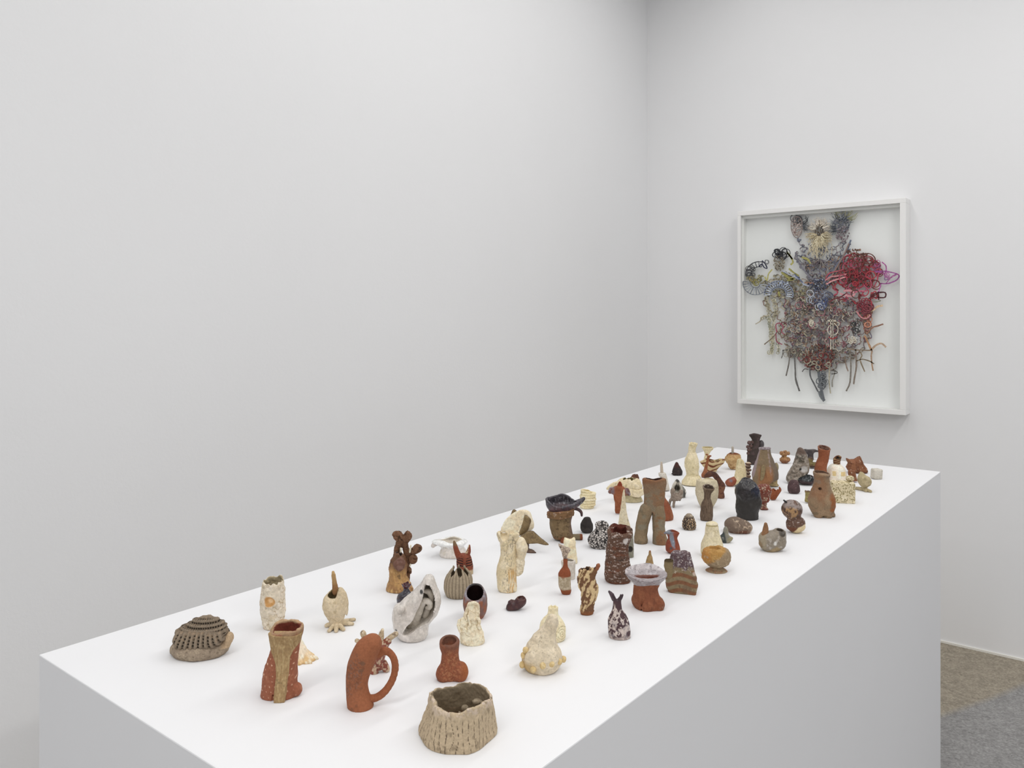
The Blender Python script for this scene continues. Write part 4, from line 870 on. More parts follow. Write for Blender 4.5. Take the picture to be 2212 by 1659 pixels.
for pl_, dc_ in (([(1308, 1054), (1314, 1046), (1326, 1040), (1340, 1038), (1344, 1044), (1336, 1050), (1322, 1052), (1312, 1056)], -8), ([(1342, 1056), (1356, 1052), (1372, 1054), (1390, 1052), (1392, 1062), (1382, 1068), (1368, 1070), (1352, 1066), (1342, 1064)], -18), ([(1344, 1044), (1360, 1040), (1380, 1042), (1386, 1050), (1370, 1058), (1350, 1056)], -14)):
    o.part('ruffle', infl(pl_, 3.2, 4, dc_, 2, bend=lambda x, v: 3 * sin(x / 5.)), cc, (1302, 1398, dc_ - 8, dc_ + 8, 1034, 1074), 1.1, M_CREAM, free=True, bump=[(5, .9)])

# ---- small brown cone behind bowl --------------------------------------------------------
o = O('brown_crater', 'small dark brown crater-topped cone behind the ruffled cream bowl', 'vessel', 1371, 1050, 10)
o.part('body', pot([(1025, 1366, 1378), (1030, 1363, 1380), (1038, 1357, 1382), (1046, 1354, 1384)], 3, wavy(1025, 1.5, 3), floor=10, rr=1, k=.8), L('6a4035', ('7d4e40', sp(6, .5))), (1348, 1390, -14, 14, 1018), 1.0, bump=[(6, 1)])

# ---- grey bottle with stick -----------------------------------------------------------------
o = O('grey_bottle', 'pale grey conical bottle with a stick-like neck behind the two-legged vase', 'bottle', 1434, 1062, 9)
gy = L('b9b7ae', ('c9c7c0', sp(8, .5)), gl=.3)
o.part('body', pot([(1027, 1426, 1440), (1035, 1425, 1442), (1045, 1423, 1444), (1058, 1421, 1447)], 0, k=.8, rr=2), gy, (1418, 1452, -14, 14, 1022), 1.0, M_CREAM)
o.part('collar', pot([(1021, 1422, 1438), (1028, 1423, 1440)], 0, k=.8, rr=2, bot=1029), gy, (1418, 1444, -9, 9, 1018, 1030), .9, M_CREAM, free=True)
o.part('stick', tube([(1430, 0, 1024), (1429, 0, 1008), (1429, 0, 999)], [3.4, 3, 2]), L('b5ada0'), (1424, 1436, -5, 5, 994, 1026), .9, free=True)

# ---- dark cone --------------------------------------------------------------------------------
o = O('dark_cone', 'tiny dark red-black cone standing by itself left of the cream totem vase', 'sculpture', 1462, 1028, 9)
o.part('body', U(pot([(998, 1460, 1464), (1004, 1457, 1467), (1011, 1454, 1471), (1019, 1452, 1474), (1025, 1453, 1474)], 0, k=.85, rr=1), tube([(1456, -4, 1024), (1450, -6, 1022)], [3, 1]), k=2), L('332a2b', ('5a2a28', ab(1008, 5)), ('443c3c', sp(4, .55)), gl=.3), (1446, 1478, -14, 14, 994), .95, M_ROUGH, bump=[(4, .6)])

# ---- three-legged creature -------------------------------------------------------------------
o = O('tripod_pot', 'small grey-brown clay pot standing on several stubby legs beside the two-legged vase', 'vessel', 1461, 1099, 9)
gb = L('8b8074', ('a59b92', sp(4, .5, .1)), ('6d6458', sp(4, .64, .05, 3)), gl=.3)
o.part('body', CUT(U(ell((1461, 0, 1073), (12, 9, 9)), ell((1453, -3, 1062), (5.5, 6, 8)), ell((1471, -1, 1063), (5, 5, 6)), k=3), ell((1462, -4, 1062), (5, 7, 7)), k=1), gb, (1444, 1480, -13, 13, 1054), 1.0, M_ROUGH, free=True, bump=[(4, 1)])
for px, py in ((1448, 1094), (1455, 1097), (1464, 1089), (1474, 1089)):
    g_ = o.g(px, py, 2.8)
    o.part('leg', tube([(1461 + (px - 1461) * .55, g_[1] * .25, 1077), (1461 + (px - 1461) * .9, g_[1] * .7, 1084), g_], [4, 3, 2.6]), gb, (1440, 1482, -26, 22, 1072), 1.0, M_ROUGH, bump=[(4, .6)])

# ---- shell rock behind --------------------------------------------------------------------------
o = O('shell_rock', 'small white and black shell-like rock with a hollow, just behind the grey tripod pot', 'sculpture', 1467, 1076, 9)
o.part('body', CUT(infl([(1450, 1072), (1450, 1055), (1456, 1042), (1462, 1035), (1468, 1039), (1474, 1049), (1481, 1058), (1481, 1070), (1476, 1076)], 11, 9, 0), ell((1461, -9, 1053), (5, 8, 13), 0, 8), k=2), L('a9a79c', ('c4c2b9', sp(6, .5), .5), ('3a3a35', lambda x, d, v, n: sst(x, 1470, 1476) * sst(fb(x, d, v, 4), .4, .5)), ('3a352c', ci(1461, 1053, 7, 3)), ('2f2d29', ci(1463, 1037, 4, 2)), gl=.5), (1444, 1488, -16, 16, 1030), 1.0, M_GLAZE, bump=[(6, .8)])

# ---- cream bear-eared figure ---------------------------------------
o = O('eared_slab', 'cream upright slab figure with two small ears behind the thin terracotta bottle', 'figurine', 1231, 1219, 9)
o.part('body', infl([(1218, 1165), (1220, 1161), (1226, 1163), (1234, 1164), (1240, 1160), (1243, 1164), (1244, 1180), (1246, 1196), (1247, 1216), (1240, 1220), (1220, 1220), (1217, 1200), (1217, 1180)], 8, 8, 0, 2), L('ddd5b8', ('d9bf8a', mul(sp(9, .5, .12), be(1180, 8))), ('e8e2cc', sp(8, .55))), (1212, 1252, -12, 12, 1154), 1.2, M_CREAM, bump=[(7, 1.2)])
# ---- grey-white tub ---------------------------------------------------
o = O('white_tub', 'small plain grey-white cylinder cup behind the thin terracotta bottle', 'cup', 1228, 1254, 13)
o.part('body', pot([(1209, 1212, 1243), (1220, 1213, 1243), (1235, 1213, 1243), (1250, 1213, 1242)], 4, lambda x, d: 1209 + .12 * np.abs(x), floor=10, k=.85, rr=2), L('b9b6ae', ('c7c5bf', sp(10, .5)), ('9b978d', inside(1228))), (1206, 1250, -18, 18, 1204), 1.2, M_CREAM, bump=[(9, 1)])
# ---- thin terracotta bottle ------------------------------------------
o = O('fan_bottle', 'thin terracotta bottle with grey slip patch and a speckled fan-shaped mouth', 'bottle', 1219, 1287, 10)
o.part('body', pot([(1206, 1217, 1226), (1215, 1217, 1226), (1224, 1216, 1227), (1231, 1210, 1231), (1240, 1206, 1233), (1252, 1206, 1233), (1265, 1207, 1233), (1276, 1211, 1234), (1283, 1214, 1232)], 0, k=.72, rr=1), L('a2553c', ('a59a83', mul(be(1245, 1.5, 3), ab(1271, 1.5, 3))), ('c0b8a6', mul(sp(5, .55, .05, 3), be(1245, 1.5, 3), ab(1271, 1.5, 3))), ('b8ada2', mul(sp(4, .6, .05, 6), lambda x, d, v, n: (x < 1209) * 1.))), (1200, 1238, -16, 16, 1200), 1.1, bump=[(8, .7)])
o.part('fan_mouth', CUT(infl([(1216, 1206), (1213, 1192), (1206, 1178), (1206, 1174), (1212, 1176), (1222, 1181), (1232, 1184), (1232, 1190), (1227, 1196), (1225, 1207)], 6, 4, 0, 1), tube([(1212, -3, 1181), (1224, -3, 1187)], 2.4), k=1), L('a39585', ('3a2f28', sp(2.6, .56, .04, 3), .4), ('cdc3b5', sp(3, .58, .04, 5), .6), gl=.4), (1202, 1236, -8, 8, 1170, 1210), .9, M_GLAZE, free=True, bump=[(3, .6)])
# ---- marbled twisted vase -----------------------------------------------
o = O('twisted_vase', 'brown and cream marbled vase twisted like driftwood with one raised spike', 'vase', 1269, 1331, 12)
tw = marble(8, 14, .5, 3, (1.25, 1, .32), .45, .05)
o.part('body', CUT(U(pot([(1229, 1251, 1281), (1240, 1249, 1283), (1252, 1247, 1285), (1262, 1249, 1286), (1272, 1252, 1288), (1281, 1257, 1288), (1290, 1257, 1288), (1300, 1256, 1286), (1312, 1255, 1282), (1321, 1253, 1281), (1327, 1254, 1280)], 4, lambda x, d: 1229 - .1 * x + 1.5 * sin(4 * np.arctan2(d, x)), floor=80, k=.75, rr=2), ell((1283, 2, 1272), (8, 8, 18)), tube([(1280, 0, 1245), (1286, 0, 1232), (1293, 0, 1222)], [6, 4.5, 3.5]), k=4), tube([(1262, -16, 1262), (1276, -17, 1282), (1268, -16, 1300)], [3, 4, 2], 3), k=3),
       L('7b5a40', ('cdb890', tw), ('9a5c3e', be(1318, 4)), ('4f3626', inside(1266)), ('a8624a', mul(lambda x, d, v, n: sst(x, 1284, 1290), ab(1232, 4))), gl=.2), (1240, 1300, -22, 20, 1214), 1.2, M_CLAY, disp=lambda x, d, v, n: 1.2 * tw(x, d, v, n), bump=[(9, 2), (4, .7)])
# ---- marbled purple bottle --------------------------------------------------
o = O('marbled_bottle', 'plum and white marbled bottle with torn pointed lips, front right', 'bottle', 1338, 1385, 22)
_mb = marble(8, 42, .515, 5, (1, 1, .5), .3, .02)
mb = lambda x, d, v, n: np.maximum(_mb(x, d, v) * sst(v, 1300, 1312), sst(v + 14 * nz(x, d, v, 9, 3), 1372, 1378) * .6)
o.part('body', CUT(pot([(1284, 1321, 1343), (1294, 1324, 1342), (1304, 1324, 1342), (1314, 1323, 1343), (1326, 1318, 1351), (1340, 1313, 1358), (1352, 1313, 1360), (1366, 1314, 1362), (1377, 1316, 1362), (1380, 1318, 1360)], 0, k=.85, rr=1.5), infl([(1328, 1290), (1334, 1296), (1341, 1284), (1334, 1276), (1326, 1276)], 20, 3)), L('4b3237', ('b9b0aa', mb, .5), ('6f6a72', mul(sp(9, .58, .08, 4), be(1340, 14)), .4), ('3b2b33', ab(1296, 5)), gl=.35), (1306, 1370, -30, 30, 1278), 1.3, M_GLAZE, bump=[(12, 1)])
o.part('lip', tube([(1326, 0, 1294), (1321, 0, 1284), (1316, 0, 1278)], [5, 4.5, 2.5]), L('3f2f38', ('55454c', sp(4, .5)), gl=.5), (1310, 1334, -7, 7, 1274, 1300), 1.0, M_GLAZE, free=True)
o.part('lip', tube([(1338, 0, 1296), (1342, 0, 1290), (1345, 0, 1285)], [4, 3.4, 2]), L('3f2f38', ('55454c', sp(4, .5)), gl=.5), (1332, 1350, -6, 6, 1281, 1300), 1.0, M_GLAZE, free=True)
# ---- grey-lipped flared vase ----------------------------------------------------
o = O('flared_vase', 'squat terracotta footed vase with huge grey-glazed flaring mouth', 'vase', 1400, 1322, 26)
o.part('body', CUT(U(pot([(1250, 1378, 1428), (1262, 1369, 1425), (1272, 1368, 1421), (1282, 1367, 1423), (1292, 1368, 1426), (1302, 1369, 1430), (1310, 1371, 1432)], 0, k=.78, rr=2, bot=1316), ell((1394, -12, 1305), (18, 16, 16)), ell((1421, -8, 1303), (13, 16, 16)), ell((1375, 8, 1298), (10, 12, 14)), k=4), tube([(1384, -20, 1322), (1383, -20, 1280), (1388, -20, 1262)], [2.6, 1.6, .6]), tube([(1409, -28, 1322), (1409, -24, 1300)], [3.2, 1]), k=2.5), L('955440', ('a4624b', sp(12, .5, .12)), ('7f4636', sp(9, .64, .06, 4)), ('7d6c60', mul(ci(1427, 1304, 6, 2), sp(3, .5)), .6)), (1360, 1440, -34, 30, 1244), 1.5, M_CLAY, bump=[(12, .8)])
o.part('mouth', CUT(pot([(1220, 1348, 1443), (1238, 1350, 1442), (1250, 1358, 1436), (1258, 1366, 1428), (1264, 1370, 1424)], 0, lambda x, d: 1236 - .30 * d + 1.6 * sin(3 * np.arctan2(d, x) + 1) + .02 * x, k=.70, rr=3, bot=1265), tilt(ell((1396, 0, 1232), (42, 28, 13)), (1396, 0, 1232), 0, -17), ell((1397, -2, 1246), (22, 5, 12)), k=3),
       L('8f8b8e', ('a9a8ad', sp(8, .5, .15), .7), ('6d5f62', sp(5, .6, .08, 4)), ('3a3536', mul(sp(3, .7, .03, 6))), ('7a3c2c', lambda x, d, v, n: 1 - sst(np.hypot((x - 1397) / 27, (d + 1) / 8), .85, 1.1)), ('c2bfc2', mul(ab(1236, 2.5), sp(5, .45))), gl=.55), (1342, 1450, -40, 40, 1214, 1268), 1.4, M_GLAZE, free=True, bump=[(12, 1.4)])
# ---- tan peak figure --------------------------------------------------------------
o = O('peaked_bottle', 'tiny tan pointed bottle neck showing behind the grey-lipped flared vase', 'bottle', 1403, 1236, 8)
o.part('body', pot([(1189, 1401.5, 1406.5), (1197, 1401, 1407), (1203, 1398, 1409), (1210, 1396, 1410), (1222, 1394, 1412), (1232, 1394, 1412)], 0, k=.8, rr=1), L('9c8258', ('a0623f', ab(1193, 2)), ('b39a6c', sp(4, .5)), gl=.4), (1390, 1416, -12, 12, 1186), 1.0, M_GLAZE, bump=[(5, .7)])
# ---- banded slab --------------------------------------------------------------------
o = O('banded_slab', 'leaning slab of banded brown clay topped with purple-grey pebbled glaze', 'sculpture', 1475, 1288, 14)
sl = [(1454, 1201), (1460, 1195), (1472, 1194), (1484, 1193), (1493, 1196), (1496, 1210), (1500, 1228), (1505, 1245), (1507, 1264), (1503, 1284), (1499, 1288), (1488, 1288), (1475, 1287), (1448, 1287), (1442, 1274), (1442, 1248), (1446, 1236), (1450, 1222)]
bands = lambda x, d, v, n: sst(.5 + .5 * sin((v + 4 * sin(x / 11.) - d * .2) / 2.6), .3, .7)
o.part('slab', infl(sl, 10, 7, 0, 1, bend=lambda x, v: -.10 * (v - 1284) + .32 * (1497 - x)), L('85795e', ('8f5a42', mul(bands, be(1232, 2, 6))), ('6d5644', mul(sp(9, .58, .1, 3), be(1232, 2, 6))), ('564247', ab(1228, 3, 8), .5), ('8d878d', mul(sp(4, .56, .05, 5), ab(1230, 3, 8)), .7), ('d8d4cf', mul(sp(2.6, .68, .03, 8), ab(1240, 3, 8)), .7), ('b5a69b', ci(1499, 1238, 4, 1.5))), (1436, 1514, -18, 42, 1188), 1.3, M_GLAZE, bump=[(8, 1.6), (3.5, .8)])
o.part('side_pocket', CUT(pot([(1212, 1438, 1458), (1225, 1437, 1458), (1240, 1440, 1460), (1255, 1444, 1460)], 0, k=.7, rr=2, yc=14, bot=1262), ell((1446, 14, 1212), (7, 5, 9))), L('86795c', ('4f442f', ab(1217, 3))), (1432, 1464, 2, 30, 1208, 1264), 1.2, free=True, bump=[(6, .6)])
# ---- blue-drip pitcher ------------------------------------------------------------------
o = O('drip_pitcher', 'small red pitcher with grey-blue glaze dripping from its spout', 'pitcher', 1453, 1198, 11)
o.part('body', U(pot([(1150, 1439, 1468), (1155, 1441, 1466), (1162, 1443, 1463), (1170, 1440, 1465), (1180, 1437.5, 1468), (1188, 1438, 1469), (1194, 1444, 1466)], 3, lambda x, d: 1148 + .06 * x + 1.5 * np.cos(2 * np.arctan2(d, x)), floor=30, k=.85, rr=1.5), tube([(1446, -2, 1151), (1439, -3, 1150), (1435, -3, 1151)], [4, 3, 2]), k=3),
       L('974634', ('a5523e', sp(8, .5)), ('77808c', lambda x, d, v, n: (n[:, 1] < .3) * (1 - sst(np.hypot((x - 1450 - (v - 1160) * .15), (v - 1165) * .3) + 2 * nz(x, d, v, 4), 4.5, 7)), .85), ('6d737d', mul(ab(1152, 2), lambda x, d, v, n: (1 - sst(x, 1446, 1456))), .8), ('4a4a4c', ci(1447, 1181, 2.5, 1))), (1428, 1476, -20, 20, 1140), 1.1, M_GLAZE, bump=[(8, .6)])
# ---- gold egg -------------------------------------------------------------------------------
o = O('golden_egg', 'small egg-shaped piece covered with gold-brown crumbs, standing alone', 'sculpture', 1489, 1146, 10)
cg = cells(3.4, .12, 5)
o.part('body', pot([(1109, 1484, 1493), (1113, 1481, 1496), (1120, 1478, 1499), (1128, 1475, 1502), (1136, 1474.5, 1503), (1142, 1477, 1501)], 0, k=.9, rr=2), L('3f2a20', ('c6a983', mul(cg, be(1115, 2)), .6), ('8c8170', ab(1115, 2)), ('e8dac3', mul(cg, sp(3, .56, .05, 3)), .7), gl=.5), (1468, 1510, -19, 19, 1104), .9, M_GLAZE, disp=lambda x, d, v, n: 1.1 * cg(x, d, v, n) * (v > 1115), bump=[(5, .6)])
# ---- cream tall vase --------------------------------------------------------------------------
o = O('cream_bell', 'pale cream bell-shaped closed vase standing behind the orange goblet', 'vase', 1537, 1206, 18)
o.part('body', pot([(1127, 1527, 1549), (1132, 1525, 1551), (1142, 1524, 1552), (1155, 1522, 1555), (1168, 1517, 1559), (1180, 1514.5, 1562), (1192, 1514, 1562), (1200, 1517, 1560)], 0, k=.9, rr=6), L('cfc8ab', ('dcd6be', sp(12, .5, .12)), ('bdb393', sp(8, .62, .06, 4)), ('b8ae86', lambda x, d, v, n: 1 - sst(np.abs(v - 1134), 1, 2)), gl=.25), (1508, 1568, -28, 28, 1122), 1.3, M_CREAM, disp=lambda x, d, v, n: -1.0 * (1 - sst(np.abs(v - 1134.5), .5, 2)), bump=[(10, .8)])
# ---- goblet ---------------------------------------------------------------------------------------
o = O('orange_goblet', 'orange and tan crusty goblet on a broad disc foot with a round hole on top', 'goblet', 1547, 1241, 25)
gob = L('bf9658', ('cda86c', sp(9, .5, .12)), ('9c8b70', lambda x, d, v, n: sst((x - 1545) * .7 + (v - 1198) * .9 + 10 * (nz(x, d, v, 12, 4) - .5), -2, 4)), ('7d6a52', mul(sp(4, .62, .05, 3), be(1200, 8))), ('c98b48', mul(lambda x, d, v, n: 1 - sst(x, 1524, 1536), sp(8, .4))), ('b5a68d', mul(sp(5, .62, .05, 7), be(1195, 4))), gl=.15)
o.part('cup', CUT(pot([(1183, 1526, 1570), (1189, 1520, 1575), (1197, 1516.5, 1577.5), (1206, 1516.5, 1577.5), (1214, 1521, 1575), (1221, 1530, 1568), (1227, 1536, 1560), (1231, 1536, 1560)], 0, k=.9, rr=7, bot=1231), ell((1544, 0, 1182), (12, 12, 12)), k=2), gob, (1510, 1584, -32, 32, 1178, 1232), 1.4, M_ROUGH, free=True, bump=[(9, 1.8), (4, .9)])
o.part('disc_foot', pot([(1224, 1538, 1558), (1229, 1530, 1566), (1233, 1523, 1572), (1236, 1520, 1574.5)], 0, k=.95, rr=1), L('a08f74', ('b5705a', mul(sp(7, .55, .1, 3))), ('c99968', mul(be(1234, 1.5), sp(6, .4))), ('6f5f4c', sp(4, .64, .05, 6))), (1514, 1580, -30, 30, 1221), 1.3, M_ROUGH, bump=[(8, 1), (4, .6)])
# ---- duck ---------------------------------------------------------------------------------------------
o = O('clay_duck', 'tiny grey-olive duck-like lump to the right of the cream bell vase', 'figurine', 1567, 1174, 7)
o.part('body', infl([(1555, 1158), (1561, 1153), (1563, 1143), (1566, 1138), (1570, 1138), (1573, 1144), (1573, 1152), (1577, 1158), (1583, 1161), (1582, 1166), (1575, 1172), (1566, 1175), (1560, 1172), (1556, 1164)], 7, 6, 0, 2), L('77776c', ('9a9468', mul(lambda x, d, v, n: sst(x, 1566, 1574), sp(6, .35))), ('2f3836', lambda x, d, v, n: (1 - sst(x - (v - 1145) * .2, 1561, 1564)) * sst(v, 1146, 1150)), ('8a8a84', sp(4, .6)), gl=.5), (1550, 1588, -11, 11, 1133), 1.0, M_GLAZE, bump=[(5, .6)])
# ---- drawn stone ------------------------------------------------------------------------------------------
o = O('drawn_stone', 'smooth brown pebble with cream scratched lines drawn on it', 'stone', 1596, 1155, 20)
o.part('body', U(ell((1590, 0, 1135), (25, 22, 18), 0, 8), ell((1606, -2, 1139), (18, 18, 14)), k=6), L('6e6054', ('7c4a3c', lambda x, d, v, n: sst((v - 1138) + 10 * (nz(x, d, v, 14, 3) - .5) + np.abs(x - 1592) * .12, 4, 10)), ('857769', sp(9, .55)), ('c8b8a0', mul(line(9, .018, 7, (1.1, 1, .5)), lambda x, d, v, n: (n[:, 1] < 0) * (x > 1580) * sst(nz(x, d, v, 12, 8), .3, .5)), .5), gl=.3), (1560, 1630, -28, 28, 1112), 1.2, M_CLAY, bump=[(12, 1)])
# ---- black vase ----------------------------------------------------------------------------------------------
o = O('black_vase', 'glossy black dented cylinder vase with a small round mouth', 'vase', 1615, 1125, 20)
o.part('body', pot([(1030, 1601, 1626), (1043, 1596, 1632), (1052, 1588, 1637), (1062, 1587, 1640), (1074, 1589, 1643), (1084, 1590, 1644), (1094, 1589, 1643), (1102, 1590, 1639), (1110, 1591, 1637), (1120, 1592, 1638)], 3, lambda x, d: 1039 - .55 * d + 1 * sin(3 * np.arctan2(d, x)), floor=84, k=.88, rr=3), L('2a2829', ('1d2744', mul(lambda x, d, v, n: sst(n[:, 0], .1, .7), ab(1070, 14)), .9), ('39363a', sp(10, .6)), ('2c2926', be(1075, 10, 8), .35), gl=.8), (1580, 1650, -28, 28, 1030), 1.3, M_GLAZE, bump=[(17, 3.2), (7, .8)])
# ---- pale vase ----------------------------------------------------------------------------------------------------
o = O('pale_vase', 'wide pale grey-green vase with open mouth behind the slim taupe vase', 'vase', 1527, 1099, 14)
o.part('body', pot([(1036, 1505, 1547), (1043, 1504, 1550), (1052, 1503, 1552), (1062, 1502.5, 1552), (1074, 1505, 1550), (1084, 1508, 1547), (1093, 1512, 1542)], 3.5, lambda x, d: 1036 + .8 * np.cos(3 * np.arctan2(d, x)), floor=56, k=.8, rr=2), L('bdb69e', ('cbc5af', sp(12, .5, .12)), ('9f977c', inside(1526)), ('a79f87', sp(9, .64, .05, 3))), (1496, 1558, -26, 26, 1028), 1.2, M_CREAM, bump=[(11, 1.2)])
# ---- taupe vase -------------------------------------------------------------------------------------------------------
o = O('taupe_vase', 'slim taupe hourglass vase with a rough pinched mouth, in front of the pale vase', 'vase', 1526, 1127, 12)
o.part('body', pot([(1042, 1517, 1545), (1055, 1518.5, 1544), (1061, 1520, 1540), (1068, 1521, 1536), (1076, 1521, 1535), (1084, 1517, 1537), (1093, 1514, 1539.5), (1104, 1513.5, 1540), (1114, 1512.5, 1540), (1123, 1513, 1539)], 3, lambda x, d: 1052 + .08 * x - .4 * d, floor=66, k=.85, rr=2, lean=0), L('6b5c4d', ('78695a', sp(9, .5, .12)), ('574a3f', line(9, .03, 3, (2, 1, .3))), ('4c4037', inside(1530)), ('a59a90', mul(ab(1053, 2), sp(4, .5)), .6)), (1506, 1550, -22, 22, 1044), 1.15, M_CLAY, bump=[(8, .9)])
# ---- bent arch ---------------------------------------------------------------------------------------------------------
o = O('bent_arch', 'dark red-brown bent clay tube arching down behind the pale vase', 'sculpture', 1552, 1078, 9)
o.part('body', tube([(1524, 0, 1030), (1532, 0, 1025), (1541, 0, 1024), (1549, 0, 1032), (1556, 0, 1044), (1559, 0, 1050), (1556, 0, 1062), (1557, 0, 1072)], [4, 5.5, 5, 5.5, 6, 7, 7, 8], 3, 2), L('6b3f34', ('3c2420', mul(sp(7, .5, .1), ab(1048, 3))), ('96604c', mul(be(1049, 2, 3), sp(7, .4))), gl=.25), (1514, 1572, -14, 14, 1014), 1.1, M_CLAY, bump=[(6, .8)])
# ---- stem with trefoil --------------------------------------------------------------------------------------------------
o = O('trefoil_stem', 'thin terracotta stem with a small trefoil tip leaning before the striped bowl', 'sculpture', 1524, 1033, 8)
o.part('stem', U(tube([(1523, 0, 1026), (1525, 0, 1010), (1528, 0, 998), (1530, 0, 986)], [6, 3.4, 2.8, 2.4], 3), ell((1522, 0, 1027), (7, 7, 7)), k=3), L('a45f45', ('b5735a', sp(5, .5))), (1512, 1540, -10, 10, 980), 1.0)
for q in ((1527, 982), (1534, 985), (1531, 988)): o.part('tip', ell((q[0], 0, q[1]), (3, 2.4, 2)), L('a45f45'), (q[0] - 4, q[0] + 4, -4, 4, q[1] - 3, q[1] + 3), .8, free=True)
# ---- totem ------------------------------------------------------------------------------------------------------------------
o = O('totem_vase', 'tall cream stacked totem vase with jagged lip and flaring base at the back', 'vase', 1495, 1052, 21)
tot = L('d0c8a7', ('ddd6bc', sp(12, .5, .12)), ('b9af8a', sp(8, .64, .06, 4)))
T_ = [('base', [(1026, 1483, 1510), (1034, 1477, 1516), (1041, 1473, 1519), (1046, 1472.5, 1519.5)], 1047), ('lower_body', [(1006, 1478, 1511), (1012, 1480, 1510), (1020, 1482, 1509), (1026, 1483, 1509)], 1027),
      ('shoulder', [(977, 1486, 1503), (984, 1483, 1506), (995, 1479, 1509), (1006, 1478.5, 1510.5)], 1007), ('neck', [(957, 1488, 1507), (962, 1488, 1506), (968, 1487, 1503), (977, 1486, 1502)], 978)]
for nm, pr, bt in T_:
    o.part(nm, pot(pr, 3 if nm == 'neck' else 0, jag(957, 3, 4, 2) if nm == 'neck' else None, k=.9, rr=1.5, floor=12, bot=None if nm == 'base' else bt + .5), tot, (1468, 1524, -26, 26, pr[0][0] - 4, o.yc + 2 if nm == 'base' else bt + 1), 1.15, M_CREAM, free=nm != 'base', bump=[(8, .8)])
# ---- far goblet ----------------------------------------------------------------------------------------------------------------
o = O('cream_goblet', 'small cream goblet with flat flared cup near the far left corner', 'goblet', 1528, 1002, 8)
o.part('body', pot([(966, 1516, 1541), (970, 1518, 1540), (975, 1521, 1535), (982, 1522.5, 1532), (990, 1521, 1533), (999, 1519, 1537)], 2, None, floor=26, k=.9, rr=1, sq=2.6), L('cfc6a3', ('dcd4b8', sp(6, .5)), ('a89e78', inside(1528))), (1510, 1546, -14, 14, 962), 1.0, M_CREAM, bump=[(6, .5)])
# ---- striped bowl ------------------------------------------------------------------------------------------------------------------
o = O('striped_bowl', 'small cream and red-brown striped ruffled bowl between the totem and the basket', 'bowl', 1540, 1022, 10)
o.part('body', pot([(993, 1511, 1566), (999, 1513, 1564), (1006, 1518, 1557), (1013, 1525, 1550), (1019, 1529, 1547)], 2.5, lambda x, d: 994 + 1.8 * sin(x / 5.) - .03 * x, floor=8, k=.55, rr=1), L('cbbb93', ('8a4a34', lambda x, d, v, n: sst(.5 + .5 * sin((v + 3.5 * sin(x / 6.) + 6 * nz(x, d, v, 9, 3)) * .62), .6, .85)), ('5a3b2e', mul(inside(1539), sp(8, .45)))), (1504, 1572, -22, 22, 986), 1.0, bump=[(6, .8)])
# ---- basket with stick -----------------------------------------------------------------------------------------------------------
o = O('crumpled_basket', 'small crumpled tan basket with brown rim and a grey stick standing in it', 'basket', 1583, 1016, 10)
o.part('body', pot([(978, 1575, 1594), (984, 1570, 1599), (992, 1566, 1601), (1000, 1570, 1598), (1008, 1574, 1594), (1013, 1577, 1592)], 3, lambda x, d: 978 + .02 * x * x, floor=20, k=.8, rr=1), L('b99c70', ('cdb48a', sp(5, .5)), ('94603f', sp(5, .6, .05, 3)), ('8a4a34', ab(981, 2.5))), (1560, 1606, -18, 18, 972), 1.0, bump=[(5, 1.6)])
o.part('stick', tube([(1583.5, 3, 990), (1583.5, 3, 967)], 2.6), L('a9a59b', ('88847a', sp(4, .55))), (1579, 1588, -1, 7, 962, 992), .9, free=True)
# ---- cream blade ------------------------------------------------------------------------------------------------------------------
o = O('leaf_slab', 'cream flat leaf-shaped slab standing upright behind the black vase', 'sculpture', 1600, 1052, 8)
o.part('body', infl([(1592, 994), (1596, 991), (1603, 992), (1608, 999), (1611, 1012), (1613, 1028), (1612, 1044), (1600, 1053), (1589, 1052), (1585, 1040), (1588, 1020), (1590, 1005)], 6, 7, 0, 2), L('cfc6a3', ('dbd4b8', sp(8, .5, .12)), ('b0a780', sp(7, .62, .06, 3))), (1580, 1618, -9, 9, 986), 1.05, M_CREAM, bump=[(7, 1)])
# ---- shoe -----------------------------------------------------------------------------------------------------------------------------
o = O('red_shoe', 'small smooth terracotta shoe-like lump left of the cream leaf slab', 'figurine', 1580, 1052, 8)
o.part('body', U(ell((1577, 0, 1043), (10.5, 9, 8)), tube([(1580, 0, 1040), (1592, 2, 1035)], [8, 7]), k=4), L('9e4c36', ('ad5a42', sp(6, .5)), ('6a5f64', ci(1577, 1037, 3, 2)), gl=.4), (1562, 1602, -12, 12, 1024), 1.0, M_GLAZE)
# ---- stacked brown ------------------------------------------------------------------------------------------------------------------
o = O('stacked_stub', 'small brown stub of stacked discs between the cream slab and the brown gown form', 'sculpture', 1616, 1040, 7)
for i, vv in enumerate((1036, 1030, 1023, 1016, 1009, 1003)):
    o.part('disc', ell((1616 + (i % 2) * 1.2 - .6, 0, vv - 1), (5.2 + (i > 2) * 1.5, 6.5, 3.9)), L('6b5347' if i % 2 else '5a463d', ('c8bba6', lambda x, d, v, n, vv=vv: (1 - sst(np.abs(v - vv + 4), .4, 1.2))), gl=.3), (1606, 1628, -8, 8, vv - 6, vv + 4), .95, M_CLAY, free=True, bump=[(4, .5)])

